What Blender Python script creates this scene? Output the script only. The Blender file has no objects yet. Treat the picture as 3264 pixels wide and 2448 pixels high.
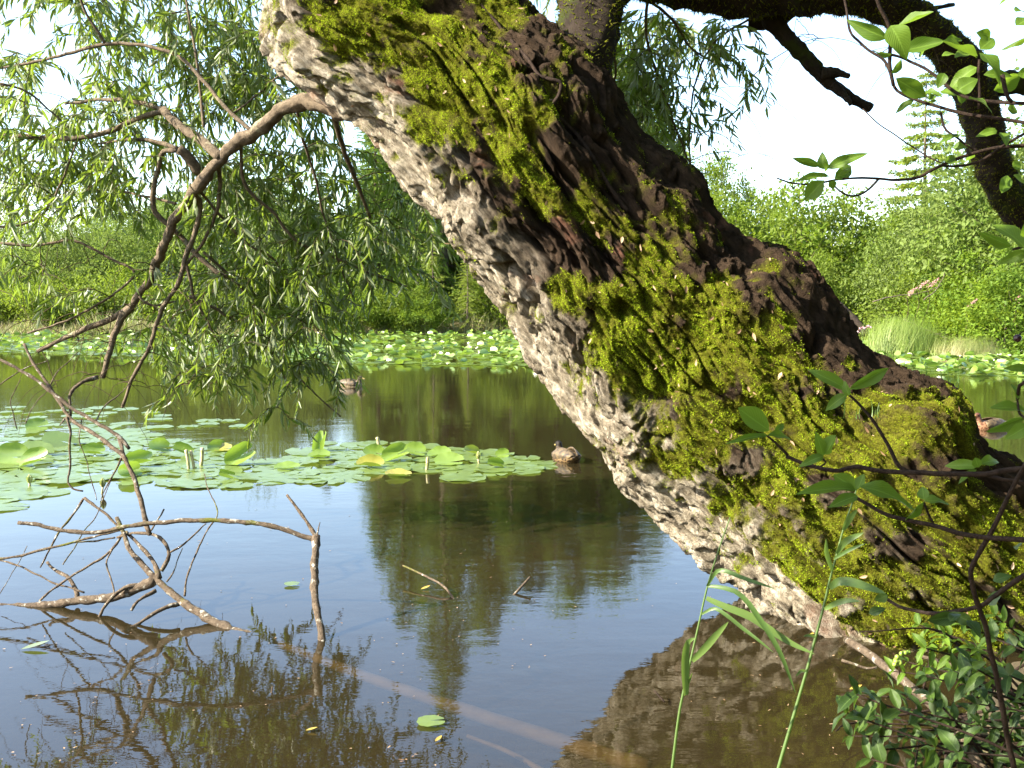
import bpy, math, random
import numpy as np
from mathutils import Vector

random.seed(7)
rng = np.random.default_rng(11)
scene = bpy.context.scene
COL = scene.collection
PI = math.pi

# ------------------------------------------------------------------ camera
CAMZ, FPX, PITCH = 1.6, 3172.5, math.radians(4.905)
cam_d = bpy.data.cameras.new('camera'); cam = bpy.data.objects.new('camera', cam_d); COL.objects.link(cam)
cam.location = (0, 0, CAMZ); cam.rotation_euler = (PI/2 - PITCH, 0, 0)
cam_d.sensor_width = 36; cam_d.lens = 36*FPX/3264; cam_d.clip_end = 6000; cam_d.clip_start = 0.05
scene.camera = cam
CP, SP = math.cos(PITCH), math.sin(PITCH)

def ray(sx, sy):
    x = (sx-1632)/FPX; y = (1224-sy)/FPX
    return np.array([x, CP + y*SP, -SP + y*CP])
def at(sx, sy, Y):
    d = ray(sx, sy); return np.array([0, 0, CAMZ]) + d*(Y/d[1])
def W(sx, sy, z=0.0):
    d = ray(sx, sy); return np.array([0, 0, CAMZ]) + d*((z-CAMZ)/d[2])
def proj(V):
    V = np.asarray(V); v = V - np.array([0, 0, CAMZ])
    yf = v[:, 1]*CP - v[:, 2]*SP; yu = v[:, 1]*SP + v[:, 2]*CP
    return np.stack([1632 + FPX*v[:, 0]/yf, 1224 - FPX*yu/yf], 1)
# pixel frames of the enlarged views I measured in -> photo pixels
DS = 3264/2212
def dd(x, y): return (x*DS, y*DS)
def q1(x, y): return (x/1.8436, y/1.8436)
def q2(x, y): return (x/1.8436, 700+y/1.8436)
def q3(x, y): return (x/1.75, 1500+y/1.75)
def q4(x, y): return (850+x/1.8436, y/1.8436)
def q5(x, y): return (1000+x/1.8436, 800+y/1.8436)
def q6(x, y): return (1100+x/1.8436, 1548+y/1.8436)
def q7(x, y): return (2164+x/1.8436, y/1.8436)
def q8(x, y): return (2164+x/1.8436, 800+y/1.8436)
def q9(x, y): return (2064+x/1.8433, 1548+y/1.8433)

# ------------------------------------------------------------------ noise
_perm = np.random.default_rng(3).permutation(256).astype(np.int32)
_perm = np.concatenate([_perm, _perm, _perm])
_g = np.random.default_rng(5).normal(size=(256, 3)); _g /= np.linalg.norm(_g, axis=1)[:, None]
def perlin(x, y, z):
    x, y, z = [np.asarray(a, dtype=np.float64) for a in np.broadcast_arrays(x, y, z)]
    xi, yi, zi = np.floor(x), np.floor(y), np.floor(z)
    xf, yf, zf = x-xi, y-yi, z-zi
    xi, yi, zi = xi.astype(np.int64) & 255, yi.astype(np.int64) & 255, zi.astype(np.int64) & 255
    u, v, w = [t*t*t*(t*(t*6-15)+10) for t in (xf, yf, zf)]
    r = 0
    for dx in (0, 1):
        for dy in (0, 1):
            for dz in (0, 1):
                h = _perm[_perm[_perm[xi+dx]+((yi+dy) & 255)]+((zi+dz) & 255)]
                g = _g[h]
                r = r + (u if dx else 1-u)*(v if dy else 1-v)*(w if dz else 1-w) * \
                    (g[..., 0]*(xf-dx)+g[..., 1]*(yf-dy)+g[..., 2]*(zf-dz))
    return r*1.6
def fbm(x, y, z, o=4):
    r = 0; a = 1.0
    for i in range(o):
        r = r + a*perlin(x*2**i+i*17.3, y*2**i+i*5.1, z*2**i+i*9.7); a *= .5
    return r
def sstep(a, b, x):
    t = np.clip((x-a)/(b-a), 0, 1); return t*t*(3-2*t)
def norm(v): return v/np.maximum(np.linalg.norm(v, axis=-1, keepdims=True), 1e-9)

# ------------------------------------------------------------------ meshes
class MB:
    """collects verts / faces / per-vertex random value / uv into one mesh"""
    def __init__(s): s.V = []; s.F = []; s.R = []; s.U = []; s.M = []; s.n = 0
    def add(s, V, faces, rnd=0.5, uv=None, mi=0):
        V = np.asarray(V, dtype=np.float64).reshape(-1, 3)
        for f in faces:
            f = np.asarray(f, dtype=np.int64)
            if len(f): s.F.append(f + s.n); s.M.append(np.full(len(f), mi, dtype=np.int32))
        s.V.append(V); r = np.broadcast_to(np.asarray(rnd, dtype=np.float32), (len(V),)); s.R.append(r)
        s.U.append(np.zeros((len(V), 2)) if uv is None else np.asarray(uv)); s.n += len(V)
        return s
    def mesh(s, name, mats, off=(0, 0, 0), smooth=True, attrs=None):
        V = np.concatenate(s.V) - np.asarray(off); me = bpy.data.meshes.new(name)
        me.vertices.add(len(V)); me.vertices.foreach_set('co', V.astype(np.float32).ravel())
        sizes = np.concatenate([np.full(len(f), f.shape[1]) for f in s.F])
        loops = np.concatenate([f.ravel() for f in s.F])
        me.loops.add(len(loops)); me.loops.foreach_set('vertex_index', loops.astype(np.int32))
        me.polygons.add(len(sizes))
        st = np.concatenate([[0], np.cumsum(sizes)[:-1]])
        me.polygons.foreach_set('loop_start', st.astype(np.int32))
        me.polygons.foreach_set('loop_total', sizes.astype(np.int32))
        me.polygons.foreach_set('material_index', np.concatenate(s.M))
        me.polygons.foreach_set('use_smooth', np.full(len(sizes), smooth))
        a = me.attributes.new('rnd', 'FLOAT', 'POINT'); a.data.foreach_set('value', np.concatenate(s.R).astype(np.float32))
        U = np.concatenate(s.U)
        if U.any():
            l = me.uv_layers.new(name='UVMap'); l.data.foreach_set('uv', U[loops].astype(np.float32).ravel())
        for k, v in (attrs or {}).items():
            a = me.attributes.new(k, 'FLOAT', 'POINT'); a.data.foreach_set('value', np.asarray(v, dtype=np.float32))
        me.update(calc_edges=True); me.validate()
        for m in (mats if isinstance(mats, (list, tuple)) else [mats]): me.materials.append(m)
        return me

def tag(o, label=None, cat=None, group=None, kind=None):
    if label: o['label'] = label
    if cat: o['category'] = cat
    if group: o['group'] = group
    if kind: o['kind'] = kind
    return o
def link(name, me, parent=None, loc=None):
    o = bpy.data.objects.new(name, me); COL.objects.link(o)
    if parent is not None: o.parent = parent
    if loc is not None: o.location = loc
    return o
def thing(name, label, cat, loc=(0, 0, 0), group=None, rz=0):
    o = link(name, None); o.location = tuple(loc); o.rotation_euler = (0, 0, rz); o.empty_display_size = .1
    return tag(o, label, cat, group)
def wloc(o):
    l = np.zeros(3)
    while o is not None: l = l + np.array(o.location); o = o.parent
    return l
def part(name, mb, mats, parent, smooth=True, attrs=None, label=None):
    """a mesh built in world space, hung under an unrotated parent"""
    o = link(name, mb.mesh(name, mats, off=wloc(parent), smooth=smooth, attrs=attrs), parent)
    if label: o['label'] = label
    return o
def single(name, mb, mats, label, cat, group=None, smooth=True, base=None):
    b = np.asarray(base if base is not None else np.concatenate(mb.V).mean(0))
    o = link(name, mb.mesh(name, mats, off=b, smooth=smooth)); o.location = tuple(b)
    return tag(o, label, cat, group)
def copy_tree(o, parent=None):
    c = o.copy(); COL.objects.link(c)
    if parent is not None: c.parent = parent
    for ch in list(o.children): copy_tree(ch, c)
    return c

def crom(P, n):
    """resample a polyline with a Catmull-Rom curve, n points evenly by index"""
    P = np.asarray(P, dtype=float); k = len(P)
    if k == 2: t = np.linspace(0, 1, n)[:, None]; return P[0]*(1-t)+P[1]*t
    Q = np.vstack([2*P[0]-P[1], P, 2*P[-1]-P[-2]])
    d = np.concatenate([[0], np.cumsum(np.linalg.norm(np.diff(P[:, :3], axis=0), axis=1))])
    s = np.linspace(0, d[-1], n); i = np.clip(np.searchsorted(d, s, side='right')-1, 0, k-2)
    t = ((s-d[i])/np.maximum(d[i+1]-d[i], 1e-9))[:, None]
    p0, p1, p2, p3 = Q[i], Q[i+1], Q[i+2], Q[i+3]
    return .5*(2*p1+(p2-p0)*t+(2*p0-5*p1+4*p2-p3)*t*t+(3*p1-p0-3*p2+p3)*t**3)
def frames(P):
    T = norm(np.gradient(P, axis=0)); A = np.zeros_like(P); ref = np.array([0.31, -.9, .2])
    a = norm(ref - T[0]*np.dot(ref, T[0]))
    for i in range(len(P)):
        a = a - T[i]*np.dot(a, T[i]); a = a/max(np.linalg.norm(a), 1e-6); A[i] = a
    return T, A, np.cross(T, A)
def tube(mb, P, R, nseg=7, rough=0, rfreq=20, rnd=.5, cap=True, mi=0):
    P = np.asarray(P, dtype=float); n = len(P); R = np.broadcast_to(np.asarray(R, dtype=float), (n,))
    T, A, B = frames(P); th = np.arange(nseg)*2*PI/nseg
    dirs = A[:, None]*np.cos(th)[None, :, None] + B[:, None]*np.sin(th)[None, :, None]
    rr = np.broadcast_to(R[:, None], (n, nseg)).copy()
    if rough:
        Q = P[:, None] + dirs*R[:, None, None]
        rr = rr*(1 + rough*fbm(Q[..., 0]*rfreq, Q[..., 1]*rfreq, Q[..., 2]*rfreq, 3))
    V = (P[:, None] + dirs*rr[..., None]).reshape(-1, 3)
    i, j = np.meshgrid(np.arange(n-1), np.arange(nseg), indexing='ij'); j2 = (j+1) % nseg
    Q = np.stack([i*nseg+j, i*nseg+j2, (i+1)*nseg+j2, (i+1)*nseg+j], -1).reshape(-1, 4)
    F = [Q]
    if cap:
        V = np.vstack([V, P[0], P[-1] + T[-1]*R[-1]*.4]); a = np.arange(nseg); b = (a+1) % nseg
        F.append(np.stack([np.full(nseg, n*nseg), b, a], -1))
        F.append(np.stack([np.full(nseg, n*nseg+1), (n-1)*nseg+a, (n-1)*nseg+b], -1))
    mb.add(V, F, rnd, mi=mi); return V
def trace(pts, conv, y0, y1, r0, r1, n=None, wob=0.0, ys=None):
    """polyline in photo pixels -> world points and radii (pixel radii at their depth)"""
    S = np.array([conv(*p[:2]) for p in pts], dtype=float)
    d = np.concatenate([[0], np.cumsum(np.linalg.norm(np.diff(S, axis=0), axis=1))]); t = d/d[-1]
    Y = y0 + (y1-y0)*t if ys is None else np.array(ys)
    P = np.array([at(S[i, 0], S[i, 1], Y[i]) for i in range(len(S))])
    n = n or max(6, int(d[-1]/14)); P2 = crom(P, n); tt = np.linspace(0, 1, n)
    R = (r0+(r1-r0)*tt)*P2[:, 1]/FPX
    if wob:
        f = 9.0; o = rng.uniform(0, 99, 3)
        for k in range(3): P2[:, k] += wob*fbm(P2[:, 0]*f+o[k], P2[:, 1]*f, P2[:, 2]*f, 3)*np.minimum(1, 6*tt)
    return P2, R

# leaf templates: (u along, v across, w out of plane)
def tmpl_lance(curl=-.10, fold=.05):
    V = np.array([[0, 0, 0], [.28, -.5, fold], [.28, 0, 0], [.28, .5, fold], [.62, -.42, fold], [.62, 0, 0], [.62, .42, fold], [1, 0, 0]], float)
    V[:, 2] += curl*V[:, 0]**2
    return V, [np.array([[0, 2, 1], [0, 3, 2], [4, 5, 7], [5, 6, 7]]), np.array([[1, 2, 5, 4], [2, 3, 6, 5]])]
def tmpl_diamond(c=.08):
    return np.array([[0, 0, 0], [.45, -.5, c], [1, 0, 0], [.45, .5, c]], float), [np.array([[0, 1, 2, 3]])]
def tmpl_tri():
    return np.array([[0, -.5, 0], [0, .5, 0], [1, 0, 0]], float), [np.array([[0, 1, 2]])]
def tmpl_blade(n=5, bend=.5):
    V = []; F = []
    for i in range(n+1):
        u = i/n; w = .5*(1-u)**.7 if i < n else .02
        V += [[u*(1-.25*bend*u), -w, -bend*u*u*.6], [u*(1-.25*bend*u), w, -bend*u*u*.6]]
        if i < n: F.append([2*i, 2*i+1, 2*i+3, 2*i+2])
    return np.array(V), [np.array(F)]
def tmpl_leaf(curl=-.25, fold=.16, pk=.45, wave=.0, nu=9, nv=5):
    V = []; U = []; F = []
    for i in range(nu):
        u = i/(nu-1); h = (math.sin(PI*u**(math.log(.5)/math.log(pk))))**.8*.5*(1-.15*u)
        if i in (0, nu-1): h = .012
        for j in range(nv):
            v = -1+2*j/(nv-1)
            V.append([u, v*h, curl*u*u + fold*abs(v)*h + wave*math.sin(9*u+2*v)*abs(v)*h]); U.append([u, (v+1)/2])
            if i < nu-1 and j < nv-1: a = i*nv+j; F.append([a, a+1, a+nv+1, a+nv])
    return np.array(V), [np.array(F)], np.array(U)
def batch(mb, P, D, N, L, Wd, tm, rnd=None, mi=0):
    P = np.asarray(P, float); n = len(P)
    if n == 0: return
    D = norm(np.asarray(D, float)); N = np.asarray(N, float); N = norm(N - D*np.sum(N*D, 1)[:, None]); S = np.cross(D, N)
    T, F = tm[0], tm[1]; k = len(T)
    L = np.broadcast_to(L, (n,)); Wd = np.broadcast_to(Wd, (n,))
    V = P[:, None] + D[:, None]*(T[None, :, 0, None]*L[:, None, None]) + S[:, None]*(T[None, :, 1, None]*Wd[:, None, None]) \
        + N[:, None]*(T[None, :, 2, None]*L[:, None, None])
    off = (np.arange(n)*k)[:, None, None]
    fs = [(f[None]+off).reshape(-1, f.shape[1]) for f in F]
    if rnd is None: rnd = rng.random(n)
    uv = np.tile(tm[2], (n, 1)) if len(tm) > 2 else None
    mb.add(V.reshape(-1, 3), fs, np.repeat(rnd, k), uv, mi)
def rdir(n, zb=0.0):
    v = rng.normal(size=(n, 3)); v = norm(v); v[:, 2] += zb; return norm(v)

# ------------------------------------------------------------------ materials
class NT:
    def __init__(s, name):
        s.m = bpy.data.materials.new(name); s.m.use_nodes = True; s.t = s.m.node_tree; s.t.nodes.clear()
        s.out = s.t.nodes.new('ShaderNodeOutputMaterial')
    def n(s, typ, ins=None, **kw):
        nd = s.t.nodes.new(typ)
        for k, v in kw.items(): setattr(nd, k, v)
        for k, v in (ins or {}).items(): s.set(nd.inputs[k], v)
        return nd
    def set(s, sock, v):
        if isinstance(v, bpy.types.NodeSocket): s.t.links.new(v, sock)
        elif isinstance(v, tuple) and len(v) == 3 and sock.type == 'RGBA': sock.default_value = (*v, 1)
        else: sock.default_value = v
    def mix(s, f, a, b, mode='MIX'):
        nd = s.t.nodes.new('ShaderNodeMix'); nd.data_type = 'RGBA'; nd.blend_type = mode
        s.set(nd.inputs[0], f); s.set(nd.inputs[6], a); s.set(nd.inputs[7], b); return nd.outputs[2]
    def math(s, op, a, b=0.0, clamp=False):
        nd = s.t.nodes.new('ShaderNodeMath'); nd.operation = op; nd.use_clamp = clamp; s.set(nd.inputs[0], a); s.set(nd.inputs[1], b); return nd.outputs[0]
    def ramp(s, f, *stops):
        nd = s.t.nodes.new('ShaderNodeValToRGB'); e = nd.color_ramp.elements
        while len(e) < len(stops): e.new(.5)
        for el, (p, c) in zip(e, stops): el.position = p; el.color = (*c, 1) if len(c) == 3 else c
        s.set(nd.inputs[0], f); return nd.outputs[0]
    def noise(s, scale, detail=4, vec=None, rough=.55):
        nd = s.n('ShaderNodeTexNoise', {'Scale': scale, 'Detail': detail, 'Roughness': rough})
        if vec is not None: s.set(nd.inputs['Vector'], vec)
        return nd.outputs['Fac']
    def attr(s, name): return s.n('ShaderNodeAttribute', attribute_name=name).outputs['Fac']
    def geo(s): return s.n('ShaderNodeNewGeometry')
    def bump(s, h, strength=.5, dist=.01): return s.n('ShaderNodeBump', {'Height': h, 'Strength': strength, 'Distance': dist}).outputs[0]
    def done(s, sh): s.t.links.new(sh, s.out.inputs[0]); return s.m

def leaf_mat(name, a, b, trans=.35, rough=.4, back=None, tcol=None, veins=False, spec=.5, patch=None):
    t = NT(name); r = t.attr('rnd'); c = t.mix(r, a, b)
    if patch:
        g = t.geo(); f = t.ramp(t.noise(patch[1], 3, g.outputs['Position']), (.42, (0, 0, 0)), (.62, (1, 1, 1))); c = t.mix(f, c, patch[0])
    if veins:
        uv = t.n('ShaderNodeUVMap').outputs[0]; sp = t.n('ShaderNodeSeparateXYZ', {0: uv})
        v = t.math('ABSOLUTE', t.math('SUBTRACT', sp.outputs[1], .5))
        k = t.math('SUBTRACT', t.math('MULTIPLY', sp.outputs[0], 11.0), t.math('MULTIPLY', v, 9.0))
        w = t.math('PINGPONG', k, .5); side = t.math('LESS_THAN', w, .07); mid = t.math('LESS_THAN', v, .035)
        vv = t.math('MAXIMUM', mid, t.math('MULTIPLY', side, .6)); c = t.mix(t.math('MULTIPLY', vv, .45), c, tuple(min(1, x*1.9+.02) for x in b))
        bmp = t.bump(w, .25, .004)
    bk = back or tuple(x*1.25+.015 for x in a)
    c2 = t.mix(t.geo().outputs['Backfacing'], c, t.mix(.5, c, bk) if back is None else t.mix(.8, c, bk))
    p = t.n('ShaderNodeBsdfPrincipled', {'Base Color': c2, 'Roughness': rough, 'Specular IOR Level': spec})
    tl = t.n('ShaderNodeBsdfTranslucent', {'Color': t.mix(.35, c, tcol or tuple(min(1, x*1.8) for x in b))})
    if veins: t.set(p.inputs['Normal'], bmp)
    return t.done(t.n('ShaderNodeMixShader', {0: trans, 1: p.outputs[0], 2: tl.outputs[0]}).outputs[0])

def bark_mat(name, a, b, scale=18, lichen=None, bump=.6, rough=.85, lscale=7, lthr=.55, moss=None):
    t = NT(name); g = t.geo(); pos = g.outputs['Position']
    n1 = t.noise(scale, 6, pos, .65); c = t.ramp(n1, (.3, a), (.68, b))
    if lichen:
        f = t.ramp(t.noise(lscale, 5, pos, .6), (lthr, (0, 0, 0)), (lthr+.07, (1, 1, 1))); c = t.mix(f, c, lichen)
    if moss:
        f = t.ramp(t.noise(3.1, 5, pos, .65), (.56, (0, 0, 0)), (.63, (1, 1, 1))); c = t.mix(t.math('MULTIPLY', f, .8), c, moss)
    bm = t.bump(t.noise(scale*2.0, 7, pos, .75), min(1, bump*1.5), .014)
    return t.done(t.n('ShaderNodeBsdfPrincipled', {'Base Color': c, 'Roughness': rough, 'Specular IOR Level': .12, 'Normal': bm}).outputs[0])
M = {}
M['willow_leaf'] = leaf_mat('willow leaf', (.065, .11, .014), (.14, .19, .03), .48, .34, back=(.29, .32, .20), tcol=(.42, .60, .04), spec=.4)
M['shrub_leaf'] = leaf_mat('shrub leaf', (.065, .125, .012), (.12, .20, .02), .45, .45, back=(.11, .16, .05), tcol=(.36, .58, .03), veins=True, spec=.3)
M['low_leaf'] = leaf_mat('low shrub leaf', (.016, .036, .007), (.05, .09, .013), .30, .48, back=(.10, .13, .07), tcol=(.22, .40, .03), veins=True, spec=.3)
M['reed_leaf'] = leaf_mat('reed leaf', (.07, .13, .03), (.12, .19, .045), .40, .45, tcol=(.35, .55, .07))
M['bush_a'] = leaf_mat('grey-green bush leaf', (.085, .145, .022), (.165, .225, .035), .40, .6, back=(.14, .19, .05), tcol=(.40, .55, .06), spec=.1, patch=((.09, .12, .04), .45))
M['bush_b'] = leaf_mat('green bush leaf', (.05, .105, .008), (.165, .225, .018), .42, .55, back=(.14, .19, .03), tcol=(.46, .62, .03), spec=.15, patch=((.10, .14, .025), .6))
M['bush_c'] = leaf_mat('yellow-green bush leaf', (.095, .165, .010), (.20, .265, .018), .44, .55, tcol=(.48, .64, .04), spec=.15, patch=((.07, .12, .02), .7))
M['spruce'] = leaf_mat('spruce needles', (.045, .095, .010), (.13, .20, .018), .34, .5, tcol=(.34, .50, .04), spec=.3)
M['spruce_light'] = leaf_mat('pale spruce needles', (.11, .16, .012), (.22, .27, .018), .32, .5, tcol=(.38, .48, .05), spec=.3)
M['far_wood'] = leaf_mat('far wood leaf', (.06, .09, .03), (.10, .135, .045), .30, .5, tcol=(.26, .36, .09))
M['grass'] = leaf_mat('bank grass', (.12, .17, .03), (.22, .25, .07), .35, .5, tcol=(.42, .52, .1), patch=((.30, .25, .11), .8))
M['tussock'] = leaf_mat('tussock grass', (.13, .21, .025), (.23, .28, .06), .38, .5, tcol=(.42, .58, .08))
M['dry_grass'] = leaf_mat('dry grass', (.30, .24, .12), (.42, .34, .18), .3, .6)
M['litter'] = leaf_mat('fallen leaf', (.30, .22, .05), (.45, .33, .06), .2, .5)
M['moss'] = leaf_mat('moss', (.065, .048, .008), (.36, .50, .02), .32, .8, tcol=(.55, .65, .02), spec=.04)
M['dry_leaf'] = leaf_mat('dry brown leaf', (.16, .09, .045), (.42, .29, .17), .15, .6)
M['pad'] = None
def pad_mat(name, a, b, back, rough=.3):
    t = NT(name); oi = t.n('ShaderNodeObjectInfo').outputs['Random']; pos = t.geo().outputs['Position']
    c = t.mix(t.math('FRACT', t.math('ADD', oi, t.attr('rnd'))), a, b)
    f = t.ramp(t.noise(9, 4, pos, .6), (.5, (0, 0, 0)), (.7, (1, 1, 1))); c = t.mix(t.math('MULTIPLY', f, .5), c, (.20, .19, .06))
    c = t.mix(t.geo().outputs['Backfacing'], c, back)
    bm = t.bump(t.noise(30, 3, pos), .15, .01)
    p = t.n('ShaderNodeBsdfPrincipled', {'Base Color': c, 'Roughness': rough, 'Specular IOR Level': .9, 'Normal': bm})
    tl = t.n('ShaderNodeBsdfTranslucent', {'Color': (.34, .52, .05)})
    return t.done(t.n('ShaderNodeMixShader', {0: .22, 1: p.outputs[0], 2: tl.outputs[0]}).outputs[0])
M['pad'] = pad_mat('lily pad', (.11, .155, .072), (.175, .22, .115), (.14, .20, .05), .28)
M['pad_bright'] = pad_mat('raised lily pad', (.055, .12, .012), (.11, .19, .018), (.16, .24, .04), .28)
M['pad_yellow'] = pad_mat('yellowing lily pad', (.34, .34, .04), (.38, .33, .05), (.3, .28, .05), .4)
M['pad_brown'] = pad_mat('dry lily pad', (.26, .21, .11), (.22, .16, .08), (.2, .14, .07), .6)
def plain(name, c, rough=.6, c2=None, sc=20, spec=.4, bump=.2):
    t = NT(name); pos = t.geo().outputs['Position']; n = t.noise(sc, 4, pos)
    col = t.mix(t.ramp(n, (.35, (0, 0, 0)), (.65, (1, 1, 1))), c, c2 or tuple(x*.7 for x in c))
    return t.done(t.n('ShaderNodeBsdfPrincipled', {'Base Color': col, 'Roughness': rough, 'Specular IOR Level': spec, 'Normal': t.bump(n, bump, .01)}).outputs[0])
M['petal'] = plain('white petal', (.80, .78, .70), .45, (.72, .70, .55))
M['bud'] = plain('lily bud', (.62, .60, .38), .45, (.40, .46, .16))
M['pink'] = plain('pink flower', (.42, .20, .19), .6, (.50, .33, .28), 60)
M['red'] = plain('dark red flower', (.28, .02, .05), .6, (.75, .68, .66), 90)
M['stalk'] = plain('lily stalk', (.46, .38, .27), .5, (.24, .24, .08), 30)
M['berry'] = plain('green berry', (.16, .26, .03), .35, (.22, .30, .05))
M['berry_dark'] = plain('dark berry', (.03, .008, .012), .25)
M['branch'] = bark_mat('willow branch bark', (.06, .045, .031), (.20, .155, .105), 30, lichen=(.28, .25, .16), lthr=.60)
M['limb'] = bark_mat('shade-dark limb bark', (.012, .009, .007), (.036, .026, .019), 14, lichen=(.03, .036, .008), lthr=.58, lscale=4)  # the canopy's shade is put into this near-black bark colour
M['twig'] = bark_mat('twig bark', (.04, .028, .018), (.10, .075, .04), 40)
M['dead'] = bark_mat('dead branch bark', (.045, .032, .022), (.17, .13, .09), 45, lichen=(.38, .36, .30), lthr=.58, lscale=30, moss=(.10, .11, .012))
M['dark_twig'] = bark_mat('dark stem', (.018, .012, .009), (.055, .036, .026), 60)
M['trunk_bg'] = bark_mat('far trunk', (.07, .055, .04), (.17, .14, .10), 6)
M['sunken'] = plain('waterlogged wood', (.46, .38, .25), .7, (.34, .27, .16), 12)
# leaning trunk: pale flaking bark painted in on the sunlit left, brown bark darkened on the shaded right, moss where the attribute says so
t = NT('leaning trunk bark'); pos = t.geo().outputs['Position']
mp = t.n('ShaderNodeMapping', {'Vector': pos, 'Rotation': (0, math.radians(44), 0)}).outputs[0]; mp = t.n('ShaderNodeMapping', {'Vector': mp, 'Scale': (1, 1, .25)}).outputs[0]
n1 = t.noise(22, 7, mp, .68); n2 = t.noise(6, 5, pos, .6)
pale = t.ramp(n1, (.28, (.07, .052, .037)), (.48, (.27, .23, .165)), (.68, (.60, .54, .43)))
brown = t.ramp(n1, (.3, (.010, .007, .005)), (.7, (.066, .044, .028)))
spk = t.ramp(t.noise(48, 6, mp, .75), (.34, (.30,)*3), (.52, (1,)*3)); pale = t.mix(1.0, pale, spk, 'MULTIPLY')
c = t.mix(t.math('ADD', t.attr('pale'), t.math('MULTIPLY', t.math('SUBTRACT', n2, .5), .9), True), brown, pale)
red = t.ramp(t.noise(3.2, 4, pos, .6), (.60, (0, 0, 0)), (.68, (1, 1, 1))); c = t.mix(t.math('MULTIPLY', red, .5), c, (.20, .095, .062))
ms = t.ramp(t.noise(60, 4, pos, .7), (.3, (.04, .034, .008)), (.55, (.11, .115, .010)), (.8, (.20, .23, .014)))
c = t.mix(t.attr('moss'), c, ms)
bm = t.bump(t.math('ADD', t.noise(60, 7, mp, .75), t.math('MULTIPLY', t.noise(150, 3, pos), .5)), 1.0, .022)
M['trunk'] = t.done(t.n('ShaderNodeBsdfPrincipled', {'Base Color': c, 'Roughness': .9, 'Specular IOR Level': .06, 'Normal': bm}).outputs[0])
# water: fresnel mirror over a brown murk that lets the first decimetres show
DUCKS = []
def water_mat():
    t = NT('pond water'); pos = t.geo().outputs['Position']
    def ms(sc): return t.n('ShaderNodeMapping', {'Vector': pos, 'Scale': sc}).outputs[0]
    h = t.math('ADD', t.math('MULTIPLY', t.noise(1.0, 2, ms((1.6, 2.6, 1))), .55), t.math('MULTIPLY', t.noise(1.0, 3, ms((7, 12, 1)), .6), .16))
    patch = t.ramp(t.noise(1.0, 2, ms((.16, .22, 1))), (.38, (.25,)*3), (.62, (1,)*3))
    h = t.math('MULTIPLY', h, patch)
    for (dx, dy, a, R) in WAKES:
        d = t.n('ShaderNodeVectorMath', {0: pos, 1: (dx, dy, 0)}, operation='DISTANCE').outputs['Value']
        k = t.math('MULTIPLY', t.math('SINE', t.math('MULTIPLY', d, 34.0)), t.math('MULTIPLY', a, t.math('SUBTRACT', 1.0, t.math('DIVIDE', d, R), True)))
        h = t.math('ADD', h, k)
    bm = t.bump(h, 1.0, .0065)
    bk = t.geo().outputs['Backfacing']   # seen from below the straight (unrefracted) ray keeps the upper side's reflectance
    ior = t.math('ADD', t.math('MULTIPLY', bk, 1/1.6-1.6), 1.6); fr = t.n('ShaderNodeFresnel', {'IOR': ior, 'Normal': bm}).outputs[0]
    murk = t.n('ShaderNodeBsdfDiffuse', {'Color': t.mix(t.noise(.5, 3, pos), (.017, .014, .006), (.026, .021, .010))})
    tr = t.n('ShaderNodeBsdfTransparent', {'Color': (.72, .60, .40)})
    body = t.n('ShaderNodeMixShader', {0: .30, 1: murk.outputs[0], 2: tr.outputs[0]})
    gl = t.n('ShaderNodeBsdfGlossy', {'Color': (1, 1, 1), 'Roughness': .0, 'Normal': bm})
    return t.done(t.n('ShaderNodeMixShader', {0: fr, 1: body.outputs[0], 2: gl.outputs[0]}).outputs[0])
t = NT('bank soil'); pos = t.geo().outputs['Position']
c = t.ramp(t.noise(2.2, 8, pos, .7), (.3, (.05, .036, .018)), (.5, (.10, .075, .035)), (.7, (.13, .13, .04)))
M['soil'] = t.done(t.n('ShaderNodeBsdfPrincipled', {'Base Color': c, 'Roughness': .9, 'Normal': t.bump(t.noise(9, 8, pos, .7), .8, .06)}).outputs[0])
# duck plumage: brown with pale feather edges
def duck_mat(name, a, edge, dark):
    t = NT(name); pos = t.n('ShaderNodeTexCoord').outputs['Object']
    mp = t.n('ShaderNodeMapping', {'Vector': pos, 'Scale': (18, 27, 27)}).outputs[0]
    v = t.n('ShaderNodeTexVoronoi', {'Vector': mp, 'Scale': 1.0}, feature='DISTANCE_TO_EDGE').outputs['Distance']
    c = t.ramp(v, (.04, edge), (.16, a), (.35, dark), (.6, a))
    z = t.n('ShaderNodeSeparateXYZ', {0: pos}).outputs
    c = t.mix(t.ramp(z[2], (.118, (0, 0, 0)), (.15, (1, 1, 1))), c, dark)
    c = t.mix(t.math('MULTIPLY', t.noise(70, 3, pos), .3), c, dark)
    return t.done(t.n('ShaderNodeBsdfPrincipled', {'Base Color': c, 'Roughness': .65, 'Specular IOR Level': .2}).outputs[0])
M['duck_dark'] = duck_mat('duck plumage', (.055, .033, .014), (.17, .11, .048), (.010, .007, .004))
M['duck_pale'] = duck_mat('pale duck plumage', (.13, .095, .052), (.27, .21, .125), (.05, .037, .022))
M['duck_red'] = duck_mat('reddish duck plumage', (.16, .075, .04), (.28, .16, .09), (.09, .04, .025))
M['wing'] = plain('wing feathers', (.022, .015, .008), .6, (.13, .09, .042), 28)
M['tail'] = plain('tail feathers', (.20, .165, .11), .6, (.09, .065, .04), 60)
M['bill'] = plain('bill', (.34, .24, .05), .4, (.16, .13, .06), 60)
M['eye'] = plain('duck eye', (.01, .008, .006), .15)
SKY_STRENGTH, SUN_STRENGTH, EXPOSURE, DENOISE = .135, 5.0, 2.15, True
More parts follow.
